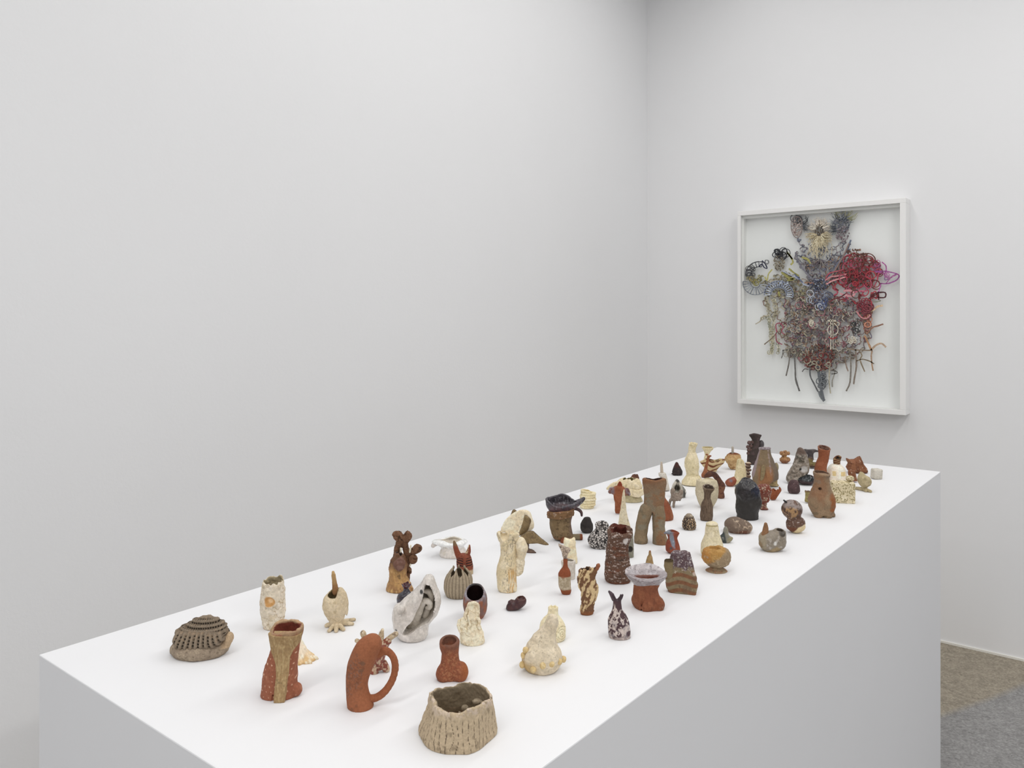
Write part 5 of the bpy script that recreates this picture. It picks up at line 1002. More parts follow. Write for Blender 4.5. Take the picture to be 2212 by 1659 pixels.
# ---- grape torso ------------------------------------------------------
o = O('grape_torso', 'dark grey-brown torso vase with a flared top and a bunch of balls on its side', 'vase', 1627, 1005, 9)
dk = L('453c38', ('57494a', sp(6, .5, .1)), ('332d2b', sp(5, .62, .06, 3)), gl=.15)
o.part('body', pot([(937, 1618, 1646), (941, 1619, 1645), (947, 1623, 1642), (952, 1625, 1641), (960, 1624, 1641), (968, 1620, 1640), (980, 1615, 1640), (992, 1614, 1638), (1002, 1614, 1636)], 2.5, lambda x, d: 938 + 1 * np.cos(2 * np.arctan2(d, x)), k=.7, floor=60, rr=1), dk, (1606, 1652, -18, 18, 932), 1.05, M_ROUGH, bump=[(7, 1)])
for px, py, r in ((1618, 956, 4.5), (1624, 955, 4), (1615, 965, 4), (1621, 963, 4.2), (1617, 972, 4.2), (1616, 979, 4), (1621, 971, 3.8)):
    o.part('ball', ell((px, -2, py), (r, r, r)), L('5a4743', ('6b5855', sp(4, .5)), gl=.3), (px - 6, px + 6, -8, 4, py - 6, py + 6), .95, M_CLAY, free=True)
o.part('ribbed_lump', ell((1645, 2, 960), (6, 7, 9)), L('4e4a4c', ('2d2a2b', lambda x, d, v, n: ((v % 3.4) < 1.4).astype(float)), gl=.5), (1636, 1654, -7, 11, 948, 972), .95, M_GLAZE, free=True)
# ---- gown ----------------------------------------------------------------
o = O('gown_form', 'tall brown-grey gown-like hollow form with purple beaded edges and an arched opening', 'sculpture', 1653, 1060, 20)
gn = L('7f7059', ('8d7a5f', sp(10, .5, .12)), ('6f6457', lambda x, d, v, n: sst(x, 1656, 1664)), ('9f7450', mul(be(1010, 12), lambda x, d, v, n: 1 - sst(np.abs(x - 1650), 10, 20))), ('968a8c', mul(lambda x, d, v, n: 1 - sst(np.abs(x - 1657 - (v - 970) * .06), 1, 2.5), ab(1022, 6), sp(2.6, .4)), .6), ('8b8084', lambda x, d, v, n: 1 - sst(x, 1624 + (1030 - v) * .27, 1627 + (1030 - v) * .27), .5), gl=.25)
o.part('body', CUT(pot([(970, 1641, 1664), (980, 1638, 1665), (992, 1634, 1670), (1004, 1630, 1675), (1016, 1626, 1680), (1026, 1624, 1682), (1034, 1626, 1681), (1044, 1627, 1664), (1056, 1628, 1660)], 2.5, lambda x, d: 970 + 1 * sin(5 * np.arctan2(d, x)), k=.6, floor=70, rr=1), infl([(1642, 1064), (1640, 1030), (1644, 1008), (1650, 1006), (1652, 1030), (1650, 1064)], 9, 4, -24), k=1), gn, (1618, 1690, -26, 26, 962), 1.1, M_CLAY, bump=[(9, 1)])
o.part('bead_rim', ring((1652, 0, 968.5), 11, 2.2, .6, 'flat'), L('8f878c', ('5b5054', sp(2.4, .5, .1)), gl=.7), (1636, 1670, -12, 12, 964, 973), .95, M_GLAZE, free=True, bump=[(2.5, .9)])
o.part('flap', infl([(1640, 1004), (1648, 1003), (1648, 1018), (1644, 1032), (1637, 1034)], 2, 3, -16, 2), L('85775a', ('8f8264', sp(5, .5))), (1632, 1652, -20, -12, 998, 1038), 1.0, free=True)
o.part('side_lobe', ell((1678, 4, 1010), (5, 6, 10)), L('8f866c'), (1670, 1686, -4, 12, 998, 1022), 1.0, free=True)
# ---- tan small vase --------------------------------------------------------
o = O('tan_vase', 'small pitted tan vase with narrow neck and flared foot before the brown gown form', 'vase', 1670, 1053, 10)
o.part('body', pot([(1012, 1661, 1673), (1017, 1662, 1672), (1023, 1659, 1676), (1030, 1657, 1678), (1037, 1661, 1679), (1043, 1663, 1679), (1049, 1660, 1683)], 0, k=.7, rr=1), L('ab9a72', ('bdae88', sp(4, .5)), ('7d6c49', sp(3.4, .62, .05, 3))), (1652, 1688, -14, 14, 1008), .95, M_ROUGH, bump=[(5, 1)])
# ---- red and cream patterned ----------------------------------------------
o = O('patterned_lump', 'red-brown and cream patterned bulbous piece beside the black vase', 'sculpture', 1651, 1103, 8)
cp = cells(5.2, .18, 9)
o.part('body', U(pot([(1046, 1642, 1660), (1052, 1634, 1664), (1060, 1631, 1666), (1070, 1636, 1664), (1078, 1642, 1661), (1086, 1645, 1656), (1094, 1645, 1656), (1100, 1641, 1661)], 0, k=.75, rr=4), ell((1652, -4, 1078), (8, 8, 7)), k=2), L('8c3c28', ('b9b39d', mul(cp, sp(8, .42, .05, 2)), .6), ('7a2f20', sp(5, .6)), gl=.5), (1624, 1674, -20, 20, 1040), 1.0, M_GLAZE, disp=lambda x, d, v, n: .8 * cp(x, d, v, n), bump=[(7, 1.2)])
# ---- small terracotta pot ----------------------------------------------------
o = O('tipped_pot', 'small terracotta pot with one long pointed tip on its rim', 'vessel', 1672, 1082, 7)
o.part('body', U(pot([(1058, 1662, 1683), (1064, 1662, 1683), (1072, 1663, 1680), (1079, 1664, 1676)], 2.5, lambda x, d: 1058 + 2 * sin(np.arctan2(d, x) * 3), floor=12, k=.7, rr=1), tube([(1681, 0, 1064), (1685, 0, 1058), (1684, 0, 1053)], [3.5, 3, 1.4]), k=2), L('9c5038', ('ab5e45', sp(5, .5))), (1656, 1692, -12, 12, 1048), .95, bump=[(4, .8)])
# ---- crumpled knot ----------------------------------------------------------------
o = O('crumpled_knot', 'small crumpled tan and gold knot of clay alone near the far edge', 'sculpture', 1695, 1002, 7)
o.part('body', U(ell((1695, 0, 993), (12, 10, 8)), ell((1694, 0, 980), (10, 8, 6)), ell((1688, -3, 978), (5, 5, 5)), ell((1702, -2, 979), (4.5, 5, 5)), ell((1695, -3, 975), (5, 5, 4)), k=1.5), L('a27850', ('c0a06a', mul(sp(5, .48, .1), ab(990, 6))), ('7a4a30', sp(4, .6, .06, 4)), ('96583c', be(994, 3)), gl=.45), (1678, 1712, -14, 14, 968), .95, M_GLAZE, disp=lambda x, d, v, n: 1.6 * np.abs(fb(x, d, v, 7, 8) - .5) * 4 - 1.5, bump=[(4, 1.4)])
# ---- silver shell --------------------------------------------------------------------
o = O('silver_shell', 'silver-grey crusted leaning shell with a glossy white hollow', 'sculpture', 1722, 1047, 12)
ss = [(1700, 1040), (1700, 1030), (1706, 1016), (1714, 1004), (1718, 990), (1722, 976), (1726, 967), (1732, 967), (1740, 976), (1744, 988), (1747, 1006), (1745, 1020), (1736, 1032), (1726, 1042), (1712, 1047)]
o.part('body', CUT(infl(ss, 13, 9, 0, 2), ell((1731, -13, 1014), (9, 6, 8), 0, -30), ell((1726, -12, 994), (6, 5, 7)), k=2), L('857d72', ('a9a49b', sp(5, .48, .1), .7), ('4b443c', sp(4, .58, .05, 3)), ('cfd0ce', ci(1733, 1012, 7, 2.5), .95), ('2f2d26', ci(1726, 1012, 3, 1.5), .8), ('45453a', mul(ci(1725, 990, 9, 4), sp(3, .42))), ('6a5a50', ab(980, 4)), gl=.5), (1694, 1754, -19, 19, 960), 1.05, M_ROUGH, bump=[(7, 1.6), (3, .8)])
# ---- dark anvil ----------------------------------------------------------------------
o = O('anvil_form', 'dark grey anvil-like form with flat wings behind the silver-grey shell', 'sculpture', 1751, 994, 6)
o.part('body', infl([(1738, 970), (1748, 971), (1758, 970), (1767, 973), (1771, 977), (1760, 977), (1756, 982), (1757, 995), (1744, 995), (1745, 984), (1740, 977)], 6, 3, 0, 2), L('3f3a3b', ('56504f', sp(5, .5)), gl=.3), (1732, 1776, -8, 8, 964), .95, M_CLAY, bump=[(5, .6)])
# ---- olive dish pieces -----------------------------------------------------------------
o = O('olive_bowl', 'low dark brown bowl with olive-gold patches, wedged between the shell and the terracotta tube', 'bowl', 1753, 1014, 12)
o.part('body', U(pot([(999, 1742, 1768), (1004, 1743, 1768), (1009, 1746, 1766)], 0, k=.8, rr=2), infl([(1745, 988), (1752, 986), (1756, 992), (1752, 1002), (1745, 1004), (1742, 996)], 4, 4, -2), k=2), L('4a2f26', ('8b7f45', sp(7, .45, .08), .4), ('6a4030', sp(5, .6, .05, 3)), gl=.35), (1736, 1776, -16, 16, 984), 1.0, M_GLAZE, bump=[(6, 1)])
# ---- dark dish -----------------------------------------------------------------------------
o = O('dark_dish', 'flat dark purple-black glossy oval lidded dish behind the brown egg stone', 'dish', 1742, 1050, 15)
o.part('body', U(ell((1742, 0, 1037), (20, 17, 9)), ell((1746, -2, 1031), (10, 10, 6)), k=3), L('352a2e', ('20282c', ab(1036, 4, 4), .95), ('3d2226', be(1038, 3)), ('6d7477', mul(sp(3, .68, .03, 4), ab(1036, 3)), .9), gl=.7), (1718, 1768, -21, 21, 1022), 1.05, M_GLAZE, bump=[(9, 1.4)])
# ---- brown egg stone ---------------------------------------------------------------------
o = O('brown_stone', 'smooth dark brown egg-shaped stone in front of the silver-grey shell', 'stone', 1715, 1068, 11)
o.part('body', pot([(1036, 1710, 1720), (1040, 1706, 1724), (1046, 1703, 1726), (1053, 1701.5, 1727.5), (1060, 1702, 1728), (1065, 1705, 1725)], 0, k=.85, rr=4), L('49383a', ('594547', sp(6, .5)), ('8a7776', mul(sp(2.6, .7, .03, 3))), gl=.3), (1696, 1734, -16, 16, 1032), 1.0, M_CLAY)
# ---- terracotta tube -----------------------------------------------------------------------
o = O('terracotta_tube', 'tall slightly bent terracotta tube with open dark mouth rising behind the big pot', 'vase', 1773, 1046, 12)
o.part('body', pot([(960, 1765, 1795), (966, 1766, 1795), (974, 1767, 1792), (984, 1768, 1791), (994, 1765, 1789), (1004, 1761, 1786), (1014, 1759, 1785), (1030, 1758, 1788), (1042, 1760, 1786)], 3, lambda x, d: 967 - .42 * d + .1 * x, k=.8, floor=60, rr=1.5, lean=-.02), L('a35b43', ('b06850', sp(8, .5, .12)), ('5d2b22', inside(1780)), ('8a6a5c', mul(ab(972, 2), sp(4, .45)), .5)), (1750, 1804, -18, 20, 952), 1.1, M_CLAY, bump=[(9, .8)])
# ---- big pot -------------------------------------------------------------------------------
o = O('belly_pot', 'large tan and orange pot with round belly, buttock-like feet and open neck, at the right', 'pot', 1776, 1120, 19)
o.part('body', U(CUT(pot([(1019, 1757, 1793), (1024, 1757.5, 1793), (1032, 1759, 1790), (1042, 1758, 1791), (1052, 1756, 1794), (1064, 1751, 1798), (1078, 1747, 1803), (1090, 1747.5, 1803.5), (1100, 1750, 1802), (1110, 1755, 1799)], 3.5, lambda x, d: 1021 - .2 * d + .1 * x, k=.88, floor=86, rr=2), tube([(1775, -28, 1120), (1774, -24, 1100)], [3.5, 1]), tube([(1792, -20, 1121), (1792, -18, 1108)], [2.5, 1]), k=3), ell((1765, -8, 1112), (9, 10, 7)), ell((1784, -10, 1113), (9, 10, 7)), ell((1797, -4, 1111), (6, 8, 6)), k=3),
       L('8f7a62', ('9c886e', sp(12, .5, .12)), ('9a6048', mul(lambda x, d, v, n: .55 - .55 * sst(np.hypot((x - 1763) * .9, (v - 1052) * .5) + 10 * (nz(x, d, v, 8, 2) - .5), 9, 20), lambda x, d, v, n: n[:, 1] < .3)), ('a6603e', mul(lambda x, d, v, n: 1 - sst(np.hypot((x - 1796), (v - 1086) * .55) + 10 * (nz(x, d, v, 8, 5) - .5), 8, 16))), ('7d7163', mul(sp(9, .5, .12, 6), ab(1050, 16))), ('4a2e20', ci(1766, 1053, 3, 1)), ('6f6552', mul(be(1090, 10), sp(9, .5))), ('5f4a3c', inside(1775))), (1740, 1812, -32, 32, 1012), 1.3, M_CLAY, disp=lambda x, d, v, n: -2.2 * (np.hypot(x - 1766, v - 1053) < 3.5) * (n[:, 1] < 0), bump=[(12, 1.3)])
# ---- olive scrap ---------------------------------------------------------------------------
o = O('ragged_cup', 'little yellow-olive ragged cup peeking out left of the big tan and orange pot', 'cup', 1747, 1088, 6)
o.part('body', pot([(1060, 1738, 1756), (1066, 1739, 1755), (1074, 1739, 1755), (1084, 1738, 1756)], 2, jag(1060, 2.5, 4, 2), floor=16, k=.6, rr=1), L('8f8452', ('a89d66', sp(3.5, .5)), ('6a4a30', ab(1062, 1.5)), ('5f5836', sp(3, .6, .05, 4)), gl=.3), (1732, 1762, -10, 10, 1056), .9, M_GLAZE, bump=[(4, 1)])
# ---- peanut ----------------------------------------------------------------------------------
o = O('peanut_form', 'speckled two-lobed peanut shape in grey, gold, brown and cream, right of the brown drawn stone', 'sculpture', 1719, 1154, 12)
o.part('body', U(ell((1711, 0, 1100), (22, 19, 20.5), 0, 15), ell((1719, 0, 1132), (20.5, 18, 19)), k=6), L('6b4436', ('9b9593', mul(lambda x, d, v, n: 1 - sst(v + (x - 1710) * -.2 + 8 * (nz(x, d, v, 8) - .5), 1092, 1098), sp(7, .28, .1)), .6), ('caa573', mul(lambda x, d, v, n: 1 - sst(np.hypot((x - 1704), (v - 1104)) + 8 * (nz(x, d, v, 6, 3) - .5), 10, 16), sp(4, .42, .08, 4)), .5), ('3f2a22', mul(sp(4, .6, .05, 6), ab(1120, 8))), ('d2c39c', lambda x, d, v, n: sst((x - 1716) * .8 + (v - 1140) * .5, -2, 0) * sst(v + (x - 1722) * .35, 1133, 1135), .3), ('7e4024', lambda x, d, v, n: sst(v, 1134, 1138) * (1 - sst((x - 1716) * .8 + (v - 1140) * .5, -2, 0))), ('b9b0aa', mul(sp(3, .64, .04, 8), be(1112, 5), ab(1134, 4)), .6), gl=.45), (1682, 1744, -24, 24, 1074), 1.15, M_GLAZE, bump=[(8, 1.4), (3, .7)])
o.part('nib', tube([(1697, -4, 1084), (1692, -4, 1080)], [2.4, 1.8]), L('1f1c1c', gl=.5), (1688, 1700, -8, 0, 1076, 1088), .9, M_GLAZE, free=True)
# ---- horn pot ---------------------------------------------------------------------------------
o = O('horn_pot', 'grey glazed small pot with one tall tan horn and a round mouth, right side', 'vessel', 1664, 1194, 17)
o.part('body', CUT(U(infl([(1640, 1176), (1640, 1160), (1646, 1150), (1656, 1147), (1670, 1146), (1677, 1142), (1688, 1142), (1696, 1147), (1697, 1160), (1696, 1178), (1684, 1188), (1664, 1194), (1650, 1190)], 19, 14, 0, 2), k=1), ell((1684, -3, 1143), (7.5, 8, 12)), k=2), L('7f786b', ('a9a59e', mul(sp(6, .58, .06, 2), be(1150, 4)), .9), ('c3c6c3', ci(1669, 1170, 4, 2, True, 3), .95), ('9c8a66', lambda x, d, v, n: sst((v - 1178) - (x - 1672) * .55 * np.sign(x - 1672), -4, 0) * .8, 0), ('938b78', lambda x, d, v, n: 1 - sst(x, 1647, 1652), 0), ('453d33', mul(ci(1685, 1148, 7, 2))), gl=.55), (1634, 1702, -24, 24, 1136), 1.2, M_GLAZE, bump=[(9, 1.3)])
o.part('horn', tube([(1648, -4, 1172), (1651, -4, 1155), (1653, -3, 1142), (1653, -3, 1131)], [10, 8, 6, 3.6], 3), L('8b6a4e', ('9a7556', sp(6, .5)), ('8a7a62', be(1162, 6))), (1634, 1664, -16, 10, 1124), 1.1, M_CLAY, free=True, bump=[(6, .5)])
# ---- white vase with yellow squares ---------------------------------------------------------------
o = O('window_vase', 'white glazed shouldered vase with yellow square patches and a coiled brown mouth', 'vase', 1806, 1043, 15)
sq = lambda cx, cv, w, h: (lambda x, d, v, n: (1 - sst(np.maximum(np.abs(x - cx) - w, np.abs(v - cv) - h), -.6, .6)) * (n[:, 1] < .2))
o.part('body', pot([(1002, 1799, 1814), (1005, 1794, 1818), (1011, 1789, 1823), (1019, 1786, 1826), (1028, 1784, 1828), (1037, 1783, 1829)], 0, k=.85, rr=2, sq=2.4), L('d9d3c4', ('e5e1d6', sp(9, .5, .1), .8), ('dac794', sq(1796, 1020, 3.6, 5)), ('dac794', sq(1815, 1021, 5.5, 4.5)), gl=.7), (1778, 1834, -24, 24, 998), 1.1, M_GLAZE, bump=[(8, .5)])
o.part('coiled_mouth', CUT(pot([(987, 1803, 1818), (992, 1800, 1816), (998, 1800, 1815), (1003, 1801, 1815)], 2.5, lambda x, d: 988 - .5 * d - .25 * x, k=.9, floor=3, rr=1, bot=1004), ell((1811, -1, 988), (3.5, 4, 5), 0, -25)), L('7d4634', ('9b8a63', lambda x, d, v, n: sst(.5 + .5 * sin((v + x * .4) * 1.3), .6, .8)), ('2d1f18', ci(1811, 989, 3, 1)), gl=.3), (1794, 1824, -11, 11, 980, 1006), .9, M_CLAY, free=True, bump=[(4, .6)])
# ---- speckled cube ---------------------------------------------------------------------------------
o = O('speckled_cube', 'cream cube-shaped box densely pitted with dark dots and a knob lid', 'box', 1820, 1087, 12)
cd = L('cdc5a8', ('8a8156', lambda x, d, v, n: sst(fb(x, d, v, 1.7, 4), .54, .62)), ('dcd7c0', sp(8, .6)))
o.part('body', box((1820, 0, 1063), (24, 15, 23), 3.5, 0, rot=-14), cd, (1790, 1850, -28, 28, 1038), .95, M_CREAM, bump=[(5, .8)])
o.part('knob', ell((1837, 2, 1034), (9, 8, 6.5)), cd, (1826, 1848, -8, 12, 1025, 1043), .9, M_CREAM, free=True)
o.part('crumb_ring', tube([(1812, -2, 1041), (1818, -6, 1041), (1826, -5, 1041)], [3.5, 3, 3.5], 2), cd, (1806, 1832, -12, 4, 1035, 1046), .9, M_CREAM, free=True, bump=[(3, 1)])
# ---- brown crumpled -------------------------------------------------------------------------------
o = O('folded_jug', 'terracotta folded jug-like form with pale dots near the far right edge', 'vessel', 1852, 1024, 12)
tcd = L('925740', ('a3664d', sp(7, .5)), ('cdbfae', sp(3.4, .69, .03, 5), .6), ('7a4432', line(12, .02, 3)), gl=.2)
o.part('body', CUT(infl([(1828, 993), (1829, 989), (1835, 992), (1846, 991), (1853, 987), (1858, 985), (1861, 993), (1866, 1003), (1871, 1011), (1874, 1018), (1870, 1023), (1860, 1021), (1848, 1022), (1832, 1017), (1828, 1009), (1832, 1001)], 12, 8, 0, 1), tube([(1853, -12, 988), (1861, -12, 1010)], [3.5, 2]), k=1.5), tcd, (1822, 1880, -15, 15, 980), 1.0, M_CLAY, bump=[(7, 1.2)])
# ---- brown leg piece ----------------------------------------------------------------------------------
o = O('small_peg', 'little red-brown spotted peg standing between the speckled box and the folded jug', 'figurine', 1843, 1043, 7)
o.part('body', pot([(1016, 1832, 1847), (1022, 1832, 1848), (1030, 1834, 1850), (1039, 1836, 1853)], 0, k=.7, rr=2), tcd, (1826, 1858, -10, 10, 1012), .95, M_CLAY, bump=[(5, .8)])
# ---- ball figure --------------------------------------------------------------------------------------
o = O('ball_figure', 'beige pointed ball on flat splayed feet, in front of the folded jug', 'figurine', 1866, 1062, 6)
bf = L('a99f80', ('bab092', sp(6, .5, .1)), ('8b8163', sp(4, .64, .05, 3)))
o.part('body', U(pot([(1019, 1858, 1861), (1022, 1856, 1866), (1027, 1854, 1871), (1032, 1852.5, 1879), (1040, 1853, 1882), (1047, 1857, 1880), (1053, 1862, 1873), (1058, 1863, 1872)], 0, k=.85, rr=1), k=2), bf, (1846, 1888, -18, 18, 1014), 1.0, M_CREAM, bump=[(7, 1)])
for px, py in ((1850, 1056), (1874, 1064), (1878, 1057), (1866, 1063)):
    o.part('foot', tube([(1867, 0, o.yc - 4), o.g(px, py, 2.5)], [4.5, 3]), bf, (1842, 1886, -22, 30, 1048), 1.0, M_CREAM)
# ---- white cube -----------------------------------------------------------------------------------------
o = O('white_cube', 'tiny rounded grey-white cube, rightmost piece near the far right corner', 'sculpture', 1893, 1036, 8)
o.part('body', tilt(box((1893, 0, 1023.5), (10, 9, 11), 3.5, 0, rot=15), (1893, 0, 1030), 4), L('b5b4aa', ('c3c2ba', sp(8, .5, .12))), (1878, 1908, -17, 17, 1008), 1.0, M_CREAM, bump=[(8, .6)])

# ================================================================ cut-paper lace figure inside the frame
def paper(nt, p):
    at = N(nt, 'ShaderNodeAttribute', attribute_name='clay_colour')
    tc = N(nt, 'ShaderNodeTexCoord')
    n1 = N(nt, 'ShaderNodeTexNoise'); n1.inputs['Scale'].default_value = 160; n1.inputs['Detail'].default_value = 3
    nt.links.new(tc.outputs['Object'], n1.inputs['Vector'])
    mr = N(nt, 'ShaderNodeMapRange'); mr.inputs[1].default_value = .35; mr.inputs[2].default_value = .65; mr.inputs[3].default_value = .75; mr.inputs[4].default_value = 1.2
    nt.links.new(n1.outputs['Fac'], mr.inputs[0])
    mu = N(nt, 'ShaderNodeMix', data_type='RGBA', blend_type='MULTIPLY'); mu.inputs[0].default_value = 1
    nt.links.new(at.outputs['Color'], mu.inputs[6]); nt.links.new(mr.outputs[0], mu.inputs[7])
    nt.links.new(mu.outputs[2], p.inputs['Base Color']); p.inputs['Roughness'].default_value = .7
M_PAPER = node_mat('painted_paper', paper)
RG = np.random.RandomState(11)
art = bpy.data.objects.new('lace_collage', None); COL.objects.link(art)
art.location = (FX0, WY, FZ0)
tag(art, 'many-coloured cut-paper lace figure with three heads and a red wing inside the white frame', 'artwork')

class Lace:
    def __init__(s): s.V = []; s.Q = []; s.c = []; s.n = 0
    def add(s, pts, w, col, off=.036, closed=False, n=3, taper=False, dz=0.0):
        """a flat strip of paper through photo points, w wide in picture units"""
        P = np.array(pts, float)
        if n > 1 and len(P) > 2:
            q = np.vstack([P[-1:], P, P[:2]]) if closed else np.vstack([2 * P[0] - P[1], P, 2 * P[-1] - P[-2]])
            out = []
            for i in range(1, len(q) - 2):
                for t in np.arange(n) / n:
                    a, b, c, e = q[i - 1], q[i], q[i + 1], q[i + 2]
                    out.append(.5 * (2 * b + (c - a) * t + (2 * a - 5 * b + 4 * c - e) * t * t + (3 * b - a - 3 * c + e) * t**3))
            out.append(q[-2]); P = np.array(out)
        if closed: P = P[:-1] if np.allclose(P[0], P[-1]) else P
        m = len(P)
        X = np.array([onwall(a, b, off) for a, b in P])
        T = (np.roll(X, -1, 0) - np.roll(X, 1, 0)) if closed else np.gradient(X, axis=0)
        T[:, 1] = 0; T /= np.linalg.norm(T, axis=1)[:, None] + 1e-9
        Nn = np.stack([-T[:, 2], 0 * T[:, 0], T[:, 0]], 1)
        hw = w * .0019 / 2 * (1 + .35 * (RG.rand(m) - .5)); 
        if taper: hw = hw * np.linspace(1, .35, m)
        th = .0005; y = np.array([0, 1., 0])
        X = X + y * (dz * (RG.rand(m) - .5))[:, None]
        R = np.stack([X - Nn * hw[:, None] - y * th, X + Nn * hw[:, None] - y * th, X + Nn * hw[:, None] + y * th, X - Nn * hw[:, None] + y * th], 1)
        b0 = s.n
        s.V.append(R.reshape(-1, 3)); s.n += 4 * m
        for i in range(m if closed else m - 1):
            j = (i + 1) % m
            for k in range(4): s.Q.append((b0 + 4 * i + k, b0 + 4 * j + k, b0 + 4 * j + (k + 1) % 4, b0 + 4 * i + (k + 1) % 4))
        if not closed: s.Q += [(b0, b0 + 1, b0 + 2, b0 + 3), (b0 + 4 * m - 1, b0 + 4 * m - 2, b0 + 4 * m - 3, b0 + 4 * m - 4)]
        if isinstance(col, (list, tuple)): col = col[RG.randint(len(col))]
        c = lin(col); c = (c.mean() + (c - c.mean()) * .85) * (1.08 + .36 * RG.rand()); s.c.append(np.tile(np.r_[np.clip(c * 1.0, 0, .9), 1], (4 * m, 1)))
        return s
    def net(s, reg, n, cols, w=2.2, off=(.028, .046), k=3, bow=.25):
        """web of bowed strips between random points of a region; reg = polygon or (cx, cv, rx, rv)"""
        pts = []
        if len(reg) == 4 and np.isscalar(reg[0]):
            while len(pts) < n:
                a, b = RG.rand(2) * 2 - 1
                if a * a + b * b < 1: pts.append((reg[0] + a * reg[2], reg[1] + b * reg[3]))
        else:
            A = np.array(reg, float); lo, hi = A.min(0), A.max(0); g = poly2(reg)
            while len(pts) < n:
                q = lo + RG.rand(2) * (hi - lo)
                if g(q[0:1], q[1:2])[0] < 0: pts.append(tuple(q))
        pts = np.array(pts)
        for i, p in enumerate(pts):
            d = np.hypot(*(pts - p).T); o_ = np.argsort(d)[1:k + 1]
            for j in o_:
                if j < i and i in np.argsort(np.hypot(*(pts - pts[j]).T))[1:k + 1]: continue
                q = pts[j]; m_ = (p + q) / 2 + np.array([-(q - p)[1], (q - p)[0]]) * bow * RG.randn()
                s.add([p, m_, q], w * (.7 + .6 * RG.rand()), cols, off[0] + (off[1] - off[0]) * RG.rand(), n=3)
        return s
    def loops(s, reg, n, r, cols, w=2, off=(.030, .048)):
        for _ in range(n):
            while True:
                a, b = RG.rand(2) * 2 - 1
                if a * a + b * b < 1: break
            c = (reg[0] + a * reg[2], reg[1] + b * reg[3]); R_ = r[0] + (r[1] - r[0]) * RG.rand()
            e = .6 + .4 * RG.rand(); ph = RG.rand() * PI
            th = np.arange(9) / 9 * 2 * PI; u, v = R_ * np.cos(th), R_ * e * np.sin(th)
            s.add(np.stack([c[0] + u * math.cos(ph) - v * math.sin(ph), c[1] + u * math.sin(ph) + v * math.cos(ph)], 1), w * (.8 + .4 * RG.rand()), cols, off[0] + (off[1] - off[0]) * RG.rand(), closed=True, n=2)
        return s
    def rays(s, c, n, r0, r1, cols, w=1.6, a0=0, a1=360, off=(.036, .05), squash=1.0):
        for i in range(n):
            a = math.radians(a0 + (a1 - a0) * RG.rand()); q0 = r0 * (.5 + .5 * RG.rand()); q1 = r1 * (.65 + .35 * RG.rand())
            b = a + .25 * RG.randn()
            s.add([(c[0] + q0 * math.cos(a), c[1] - q0 * math.sin(a) * squash), (c[0] + (q0 + q1) / 2 * math.cos(b), c[1] - (q0 + q1) / 2 * math.sin(b) * squash), (c[0] + q1 * math.cos(a), c[1] - q1 * math.sin(a) * squash)], w, cols, off[0] + (off[1] - off[0]) * RG.rand(), taper=True)
        return s
    def ladder(s, c, r0, r1, a0, a1, n, cols, w=2, off=.044):
        for r in (r0, r1): s.add([(c[0] + r * math.cos(math.radians(a)), c[1] - r * .92 * math.sin(math.radians(a))) for a in np.linspace(a0, a1, 14)], w, cols, off)
        for a in np.linspace(a0, a1, n):
            A_ = math.radians(a); s.add([(c[0] + r0 * math.cos(A_), c[1] - r0 * .92 * math.sin(A_)), (c[0] + r1 * math.cos(A_), c[1] - r1 * .92 * math.sin(A_))], w * .9, cols, off)
        return s
    def chain(s, pts, r, cols, w=1.6, off=.04):
        P = np.array(pts, float); L_ = np.r_[0, np.cumsum(np.hypot(*np.diff(P, axis=0).T))]
        for t in np.arange(0, L_[-1], r * 1.6):
            c = (np.interp(t, L_, P[:, 0]), np.interp(t, L_, P[:, 1])); s.loops((c[0], c[1], .8, .8), 1, (r * .7, r), cols, w, (off, off + .004))
        s.add(pts, w, cols, off - .003)
        return s
    def done(s, name, stuff=True):
        V = np.vstack(s.V); Q = np.array(s.Q); me = mesh_np(name, V, Q, M_PAPER, False, np.vstack(s.c))
        o = bpy.data.objects.new(name, me); COL.objects.link(o); o.parent = art
        if stuff: o['kind'] = 'stuff'
        return o

TAU = ['7c6d64', '93847a', '665a54', 'a39585', '857669', '6f5f62']
BLU = ['6a6d7a', '7f8294', '585c6a', '75757e', '837a80', '8d8890']
# body webs, back to front
Lace().net([(1655, 610), (1700, 590), (1745, 605), (1765, 690), (1750, 780), (1700, 765), (1680, 715), (1668, 690), (1645, 655)], 330, ['9a8d78', 'a89c80', '7c705c', '70645c', 'b0a48e', '8a6a5c'], 1.9).done('body_web')
Lace().net([(1690, 640), (1760, 630), (1840, 645), (1888, 660), (1882, 740), (1850, 772), (1800, 800), (1750, 800), (1700, 768)], 560, TAU + ['8c5a60', '645c70', '9c6068'], 1.9).done('body_web')
Lace().net([(1700, 640), (1850, 645), (1845, 745), (1770, 775), (1710, 750)], 340, ['6b6168', 'a99c8f', '804e58', '5c5560', 'b9ae9f', '8f6a4e'], 1.8, (.038, .05)).loops((1770, 700, 80, 52), 90, (3, 9), TAU + ['9c5a66', '80404c', 'bdb09c'], 1.6).done('body_web')
Lace().net([(1722, 512), (1760, 535), (1800, 530), (1840, 512), (1838, 552), (1816, 592), (1780, 635), (1752, 620), (1735, 590), (1716, 560)], 330, BLU + ['77696e', '847878'], 1.9).done('chest_web')
Lace().net([(1735, 560), (1828, 556), (1802, 612), (1772, 640), (1745, 618)], 190, ['6f6062', '837370', '54494e', '93755e', '6d6a80'], 2.0, (.036, .048)).add([(1838, 518), (1830, 540), (1815, 562), (1798, 588), (1778, 612)], 4, '62687c', .046).add([(1834, 526), (1820, 556), (1796, 596), (1782, 616)], 3, '8a7068', .049).add([(1718, 545), (1728, 572), (1748, 596), (1765, 612)], 3.6, '706c78', .046).rays((1772, 560), 26, 3, 30, ['6a6068', '857a76'], 1.8, 190, 350).done('chest_web')
